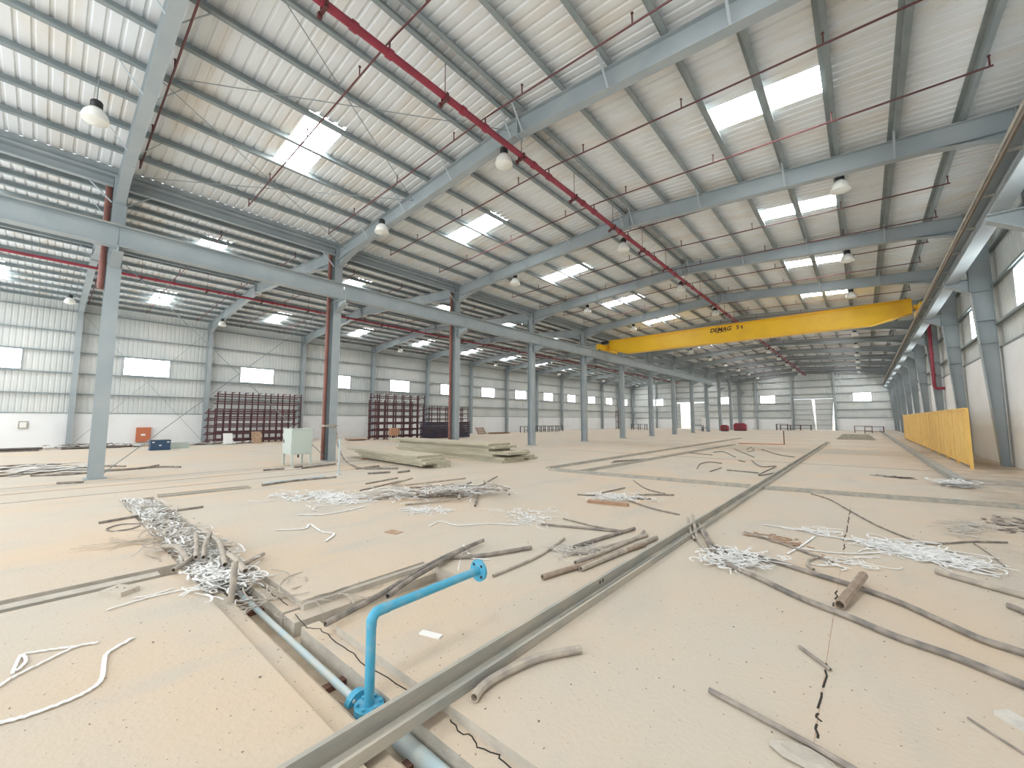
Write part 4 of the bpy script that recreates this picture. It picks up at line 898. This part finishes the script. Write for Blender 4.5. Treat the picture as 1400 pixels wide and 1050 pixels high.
tangle('cable_sheaths', 'tangle of grey cable sheaths filling the trench', TP, (0.15, 0.14, 1.16, 1.8), 360, 0.6, 0.024, -0.18, 0.06, 'ribbon_grey', 0.5)
tangle('cable_sheaths', 'fan of frayed grey cable strands beside the trench pile', [(-7.5, 1.1), (-7.0, 1.15)], (0.25, 0.12), 26, 0.9, 0.018, 0.0, 0.12, 'conduit_grey', 0.25)
tangle('cable_sheaths', 'frayed grey strands crossing the feed pipe in the trench', [(-4.5, 1.5), (-4.2, 1.75), (-4.0, 2.1)], (0.06, 0.1), 26, 0.7, 0.012, -0.08, 0.03, 'conduit_grey', 0.3)
tangle('plastic_strips', 'white strips spilling at the near end of the trench pile', [(-5.7, 1.3), (-4.95, 1.35)], (0.12, 0.1), 80, 0.4, 0.016, 0.0, 0.10, 'ribbon_white', 1.1)
tangle('plastic_strips', 'white strip bundle wrapped round the conduits beside the floor channel', [(-1.45, 5.35), (-1.05, 5.75)], (0.13, 0.13), 170, 0.32, 0.012, 0.0, 0.11, 'ribbon_white', 1.2)
tangle('plastic_strips', 'large flat patch of white strips in front of the dark stain', [(0.1, 7.6), (0.8, 7.3)], (0.1, 0.16), 260, 0.5, 0.02, 0.0, 0.03, 'ribbon_white', 0.4)
tangle('plastic_strips', 'small white strip patch beyond the reddish stain', [(-0.8, 7.75), (-0.5, 7.8)], (0.08, 0.09), 30, 0.4, 0.018, 0.0, 0.03, 'ribbon_white', 0.6)
tangle('plastic_strips', 'thin scatter of white strips below the reddish stain', [(-0.5, 6.45), (-0.1, 6.4)], (0.1, 0.1), 24, 0.4, 0.014, 0.0, 0.02, 'ribbon_white', 0.6)
tangle('plastic_strips', 'wide scatter of white strips trailing from the conduit heap', [(-10.0, 3.9), (-9.0, 4.2), (-8.2, 4.5)], (0.35, 0.25), 170, 0.7, 0.025, 0.0, 0.02, 'ribbon_white', 0.5)
tangle('plastic_strips', 'white strips woven through the big conduit heap', [(-8.0, 4.9), (-7.2, 6.0), (-6.7, 6.9)], (0.3, 0.25), 190, 0.6, 0.02, 0.0, 0.2, 'ribbon_white', 0.7)
tangle('plastic_strips', 'small white strip puddle in front of the big heap', [(-6.5, 4.6), (-6.0, 5.05)], (0.1, 0.1), 70, 0.4, 0.016, 0.0, 0.02, 'ribbon_white', 0.8)
tangle('plastic_strips', 'scatter of white strips past the end of the big heap', [(-4.9, 5.8), (-4.3, 5.4), (-4.6, 6.3)], (0.15, 0.15), 60, 0.45, 0.015, 0.0, 0.02, 'ribbon_white', 0.6)
tangle('plastic_strips', 'white strips tangled in the small pile before the cross channel', [(-4.5, 8.05), (-3.75, 8.4)], (0.15, 0.15), 110, 0.5, 0.018, 0.0, 0.09, 'ribbon_white', 0.9)
tangle('cable_sheaths', 'grey mesh scraps beside the bent conduit bundle', [(-3.05, 4.43), (-2.7, 4.84)], (0.08, 0.08), 60, 0.4, 0.012, 0.0, 0.04, 'ribbon_grey', 0.6)
tangle('plastic_strips', 'white rag heap at the near end of the kerb', [(1.65, 15.2), (1.85, 15.9)], (0.12, 0.2), 90, 0.5, 0.06, 0.0, 0.14, 'ribbon_white', 0.9)
tangle('cable_sheaths', 'grey netting scrap curled on the dirt near the kerb', [(0.95, 9.0), (1.15, 9.9), (1.5, 9.9)], (0.08, 0.1), 70, 0.4, 0.014, 0.0, 0.05, 'ribbon_grey', 0.5)
tangle('cable_sheaths', 'dark scraps on the dirt beside the kerb', [(1.5, 9.6), (1.85, 11.2), (1.9, 9.3)], (0.12, 0.12), 34, 0.25, 0.05, 0.0, 0.03, 'junk', 0.4)
tangle('cable_sheaths', 'dark scraps in a line across the floor towards the kerb', [(0.32, 16.7), (0.94, 16.5)], (0.1, 0.08), 30, 0.3, 0.05, 0.0, 0.03, 'junk', 0.4)
tangle('cable_sheaths', 'rusty flakes and scraps on the reddish stain', [(-1.25, 7.05), (-0.75, 6.75)], (0.12, 0.1), 50, 0.16, 0.03, 0.0, 0.015, 'stain', 0.5)
tangle('cable_sheaths', 'dusty rags strewn along the foot of the windowed wall', [(-36, 2.0), (-35, 5.5), (-35, 7.6), (-34, 9.2)], (0.5, 0.4), 90, 0.9, 0.25, 0.0, 0.2, 'ribbon_white', 0.5)
tangle('cable_sheaths', 'dark scrap heap along the wall behind the first middle column', [(-36.0, 0.5), (-35.6, 2.2), (-35.6, 4.0)], (0.2, 0.4), 70, 0.8, 0.12, 0.0, 0.25, 'junk', 0.3)
tangle('plastic_strips', 'pale plastic sheeting lying behind the foot of the first middle column', [(-22.8, -0.3), (-20.2, 0.8)], (0.5, 0.35), 60, 1.5, 0.22, 0.0, 0.07, 'ribbon_grey', 0.2)
# pebbles and crumbs on the near floor
mb = MB()
for i in range(170):
    x = random.uniform(-7.5, 2.4); y = random.uniform(0.2, 9.5)
    if T0 - 0.05 < y < T1 + 0.05 or (-4.2 < x < -3.3 and y < 3.2) or (-6.3 < x < -5.8 and y < 1.2): continue
    if x > 1.0 and random.random() < 0.3: pass
    s = random.uniform(0.003, 0.009)
    mb.lathe([(0, 0), (s, s * 0.2), (s * 0.7, s * 0.8), (0, s)], 5, (x, y, 0))
o = mb.build('gravel_crumbs', 'junk'); tag(o, 'dark crumbs of debris scattered over the near floor', 'debris', kind='stuff')

# ------------------------------------------------------------------ small single things on the floor
def thing_box(name, x, y, sx, sy, sz, rz, m, label, cat, z=0.0):
    b = 0.12 * min(sx, sy, sz)
    mb = MB(); mb.prism([(-sx / 2 + b, 0), (sx / 2 - b, 0), (sx / 2, b), (sx / 2, sz - b), (sx / 2 - b, sz), (-sx / 2 + b, sz), (-sx / 2, sz - b), (-sx / 2, b)], 'y', -sy / 2, sy / 2)
    o = mb.build(name, m, None, (x, y, z)); o.rotation_euler.z = rz; tag(o, label, cat); return o
o = empty('concrete_block', (-5.64, 0.60, 0), 0.55); tag(o, 'small beige concrete block beside the side trench', 'block')
MB().prism([(-0.13, 0), (0.13, 0), (0.125, 0.045), (-0.125, 0.045)], 'y', -0.085, 0.085).build('block_body', 'floor', o)
for x in (-0.05, 0.04): MB().lathe([(0, 0), (0.01, 0), (0.01, 0.002), (0, 0.002)], 8, (x, 0.01, 0.0455)).build('bolt_hole', 'black', o)
thing_box('cardboard_scrap', -2.69, 2.12, 0.19, 0.055, 0.012, 0.3, 'white', 'white card scrap lying below the blue arm', 'card')
thing_box('floor_tile', -5.48, 3.58, 0.24, 0.15, 0.012, 0.2, 'stain', 'thin brownish tile lying on the open floor', 'tile')
thing_box('wood_plank', -4.0, 7.56, 0.82, 0.1, 0.05, 0.21, 'wood', 'short reddish wooden plank under the small strip pile', 'plank')
thing_box('wood_plank', 0.62, 3.62, 0.34, 0.09, 0.03, -0.8, 'ribbon_grey', 'pale plank end on the near floor by the kerb side', 'plank')
st_ = MB().lathe([(0.0, 0.0), (0.12, 0.0), (0.15, 0.012), (0.10, 0.03), (0.0, 0.034)], 9).build('mortar_lump', 'cut', None, (-0.33, 2.62, 0)); st_.scale = (1, 0.55, 1); tag(st_, 'flat grey mortar lump at the end of the broken joint', 'lump')
o = MB().tube([(-6.8, 32.4, 0.03), (-5.5, 32.9, 0.03), (-4.25, 33.25, 0.03)], 0.03, 6).build('orange_hose', 'orange'); tag(o, 'thin orange hose lying far off on the floor', 'hose')
o = MB().tube([(-4.2, 33.3, 0.0), (-4.2, 33.3, 0.95)], 0.035, 6).build('steel_stake', 'rust'); tag(o, 'thin stake standing at the end of the orange hose', 'stake')

# ------------------------------------------------------------------ things along the windowed wall
cr_ = empty('plastic_crate', (-30.5, 3.95, 0)); tag(cr_, 'dark blue crate with white marks on the floor before the windowed wall', 'crate')
MB().box(0, 0.55, 0, 0.86, 0.0, 0.56).build('body', 'crate', cr_)
for z in (0.0, 0.5): MB().box(-0.02, 0.57, -0.02, 0.88, z, z + 0.06).build('rim', 'crate', cr_)
for y, z in ((0.06, 0.42), (0.7, 0.42), (0.36, 0.24)): MB().box(0.551, 0.555, y, y + 0.1, z, z + 0.06).build('mark', 'white', cr_)
gb = MB().prism([(0, 0), (0.5, 0), (0.46, 0.38), (0.04, 0.38)], 'y', 0, 0.9).build('low_box', 'cab', None, (-31.4, 4.95, 0)); tag(gb, 'low greenish box behind the blue crate', 'box')
hc = empty('hose_cabinet', (XL + 0.01, 4.15, 0.2)); tag(hc, 'orange-red hose cabinet on the white masonry wall', 'cabinet')
MB().box(0, 0.25, 0, 0.74, 0, 0.98).build('body', 'orange', hc); dd = MB().box(0.25, 0.27, 0.03, 0.71, 0.03, 0.95).build('door', 'orange', hc); MB().box(0.27, 0.275, 0.24, 0.46, 0.42, 0.54).build('label_plate', 'white', dd)
vt = empty('wall_vent', (XL + 0.01, -1.0, 1.18)); tag(vt, 'small square grey vent on the white masonry wall', 'vent')
MB().box(0, 0.05, 0, 0.38, 0, 0.44).build('vent_frame', 'galv', vt); MB().box(0.05, 0.06, 0.06, 0.32, 0.06, 0.38).build('louvre', 'white', vt)
def plank_pile(x, y, n, L, label, grp, m='junk', rz=1.57):
    for i in range(n):
        o = MB().box(-L / 2, L / 2, -0.12, 0.12, 0, 0.06).build('plank', m, None, (x + random.uniform(-.25, .25) + (i % 3) * 0.2, y + random.uniform(-.1, .1), 0.062 * (i // 3)))
        o.rotation_euler.z = rz + random.uniform(-.03, .03) * 0; tag(o, label, 'plank', grp)
plank_pile(-34.8, -0.9, 9, 1.7, 'grey plank in the low pile by the wall vent', 'planks by the wall vent')
plank_pile(-35.2, 2.1, 6, 2.6, 'dark plank in the pile at the foot of the first wall column', 'planks at the first wall column')
plank_pile(-31.9, 17.0, 6, 1.4, 'dark plank in the small pile behind the second middle column', 'planks behind the second middle column', 'wood')
plank_pile(-34.0, 36.5, 9, 3.2, 'dusty plank in the low pile at the far racks', 'planks at the far racks', 'wood')
for i, (x, y, s, m, lb) in enumerate(((-33.9, 8.3, 0.75, 'white', 'white card leaning in front of the nested racks'), (-33.4, 9.9, 0.85, 'stain', 'brown box board leaning in front of the nested racks'))):
    o = MB().prism([(0, 0), (0.06, 0), (-0.2, s), (-0.26, s)], 'y', 0, s * 0.75).build('leaning_board', m, None, (x, y, 0)); tag(o, lb, 'board')
ob = empty('orange_stand', (-31.0, 19.5, 0)); tag(ob, 'small orange box on thin legs in front of the tallest rack', 'box')
MB().box(0, 0.4, 0, 0.7, 0.35, 0.98).build('body', 'tanbox', ob); MB().box(0.1, 0.3, 0.7, 0.95, 0.45, 0.9).build('side_box', 'stain', ob)
for x in (0.02, 0.36):
    for y in (0.04, 0.64): MB().box(x, x + 0.04, y, y + 0.04, 0, 0.35).build('leg', 'ribbon_grey', ob)
ch_ = empty('wood_pallet', (-34.5, 33.5, 0)); tag(ch_, 'broken wooden pallet tilted against the windowed wall', 'pallet')
for i in range(4): MB().bar((0.2 - 0.15 * i, 0, 0.2 * i + 0.1), (0.2 - 0.15 * i, 1.3, 0.2 * i + 0.1), 0.05, 0.14).build('slat', 'wood', ch_)
for y in (0.05, 1.25): MB().bar((0.25, y, 0.03), (-0.33, y, 0.8), 0.05, 0.08).build('stringer', 'wood', ch_)
# benches and machines far off
def bench(x, y, L, W_, h, m, label, rz=0.0, cat='bench'):
    t = empty('work_bench', (x, y, 0), rz); tag(t, label, cat)
    MB().box(0, L, 0, W_, h - 0.06, h).build('bench_top', m, t)
    for i in range(max(2, int(L / 1.2) + 1)):
        xx = (L - 0.08) * i / (max(2, int(L / 1.2) + 1) - 1)
        for yy in (0, W_ - 0.08): MB().box(xx, xx + 0.08, yy, yy + 0.08, 0, h - 0.06).build('leg', m, t)
    MB().box(0.08, L - 0.08, 0, 0.05, 0.25, 0.31).build('stretcher', m, t); return t
for i in range(5): bench(-34.2 + 0.1 * i, 42.0 + 1.75 * i, 1.6, 0.8, 0.85, 'navy', 'dark steel trestle in the row along the windowed wall, %s from the camera' % ORD[i], 1.57, 'trestle')
bench(-29.5, 64.5, 2.4, 0.9, 1.0, 'navy', 'dark open table frame near the far corner')
bench(-19.6, 63.8, 1.5, 0.8, 0.9, 'navy', 'dark table beside the open far door')
bench(-10.6, 80.2, 4.2, 0.9, 0.85, 'rack', 'long maroon bench before the closed sliding doors')
bench(-11.0, 79.2, 1.6, 0.8, 1.0, 'rack', 'short maroon bench end before the closed sliding doors')
sc_ = empty('scaffold_tower', (-33.0, 66.0, 0)); tag(sc_, 'slim rusty scaffold tower in the far corner', 'scaffold')
for x in (0, 1.0):
    for y in (0, 1.0): MB().tube([(x, y, 0), (x, y, 3.4)], 0.05, 6, False).build('standard', 'rust', sc_)
for z in (0.3, 1.4, 2.5, 3.3):
    MB().box(0, 1, -0.04, 0.04, z - 0.04, z + 0.04).box(0, 1, 0.96, 1.04, z - 0.04, z + 0.04).build('ledger', 'rust', sc_)
wc = empty('white_locker', (-18.9, 66.3, 0)); tag(wc, 'tall white locker beside the far middle columns', 'locker')
MB().box(0, 0.9, 0, 0.6, 0.6, 2.0).build('body', 'white', wc); MB().box(0.03, 0.87, -0.02, 0, 0.65, 1.95).build('door', 'white', wc)
for x in (0, 0.82): MB().box(x, x + 0.08, 0.05, 0.55, 0, 0.6).build('leg', 'steel', wc)
for i, (x, y, w, h, lb) in enumerate(((-16.3, 66.5, 1.0, 0.95, 'small red machine housing near the far middle columns'), (-15.4, 70.5, 1.7, 1.2, 'larger red machine housing near the far middle columns'))):
    t = empty('red_machine', (x, y, 0)); tag(t, lb, 'machine')
    MB().prism([(0, 0.15), (w, 0.15), (w, h * 0.8), (w * 0.85, h), (w * 0.15, h), (0, h * 0.8)], 'y', 0, 0.9).build('housing', 'orange' if i > 5 else 'red', t)
    MB().box(0.05, w - 0.05, 0.05, 0.85, 0, 0.15).build('base', 'navy', t)
    MB().lathe([(0, -0.06), (0.22, -0.06), (0.22, 0), (0, 0)], 14, (w * 0.5, -0.0, h * 0.5), 'y').build('cover', 'rust', t)
for i, (x, y, lb) in enumerate(((1.2, 66.0, 'dark steel barrow frame by the far end of the kerb'), (0.2, 70.0, 'second dark steel frame by the far end of the kerb'))):
    bench(x - 1.2, y, 1.8, 0.8, 0.9, 'rack', lb)
for i in range(5):
    o = MB().box(0, 2.6 - 0.2 * i, 0, 1.1, 0, 0.09).build('steel_plate', 'galv', None, (-1.9 + 0.1 * i, 45.5 + 0.1 * i, 0.092 * i)); tag(o, 'grey plate stacked on the far floor near the fence end, %s from the bottom' % ORD[i], 'plate', 'plates near the fence end')
# cables hanging on the wall behind the fence
o = MB().tube(smooth_path([(XR - 0.03, 22.2, 4.1), (XR - 0.03, 22.3, 3.2), (XR - 0.03, 22.1, 2.3), (XR - 0.04, 22.35, 1.9), (XR - 0.03, 22.0, 1.6), (XR - 0.03, 22.3, 1.3)]), 0.014, 6).build('hanging_cable', 'conduit_dark'); tag(o, 'loose dark cable hanging on the white wall behind the fence', 'cable')
sw = MB().box(XR - 0.1, XR - 0.0, 23.2, 23.45, 1.75, 2.05).build('switch_box', 'ribbon_grey'); tag(sw, 'small grey switch box on the white wall behind the fence', 'switch box')
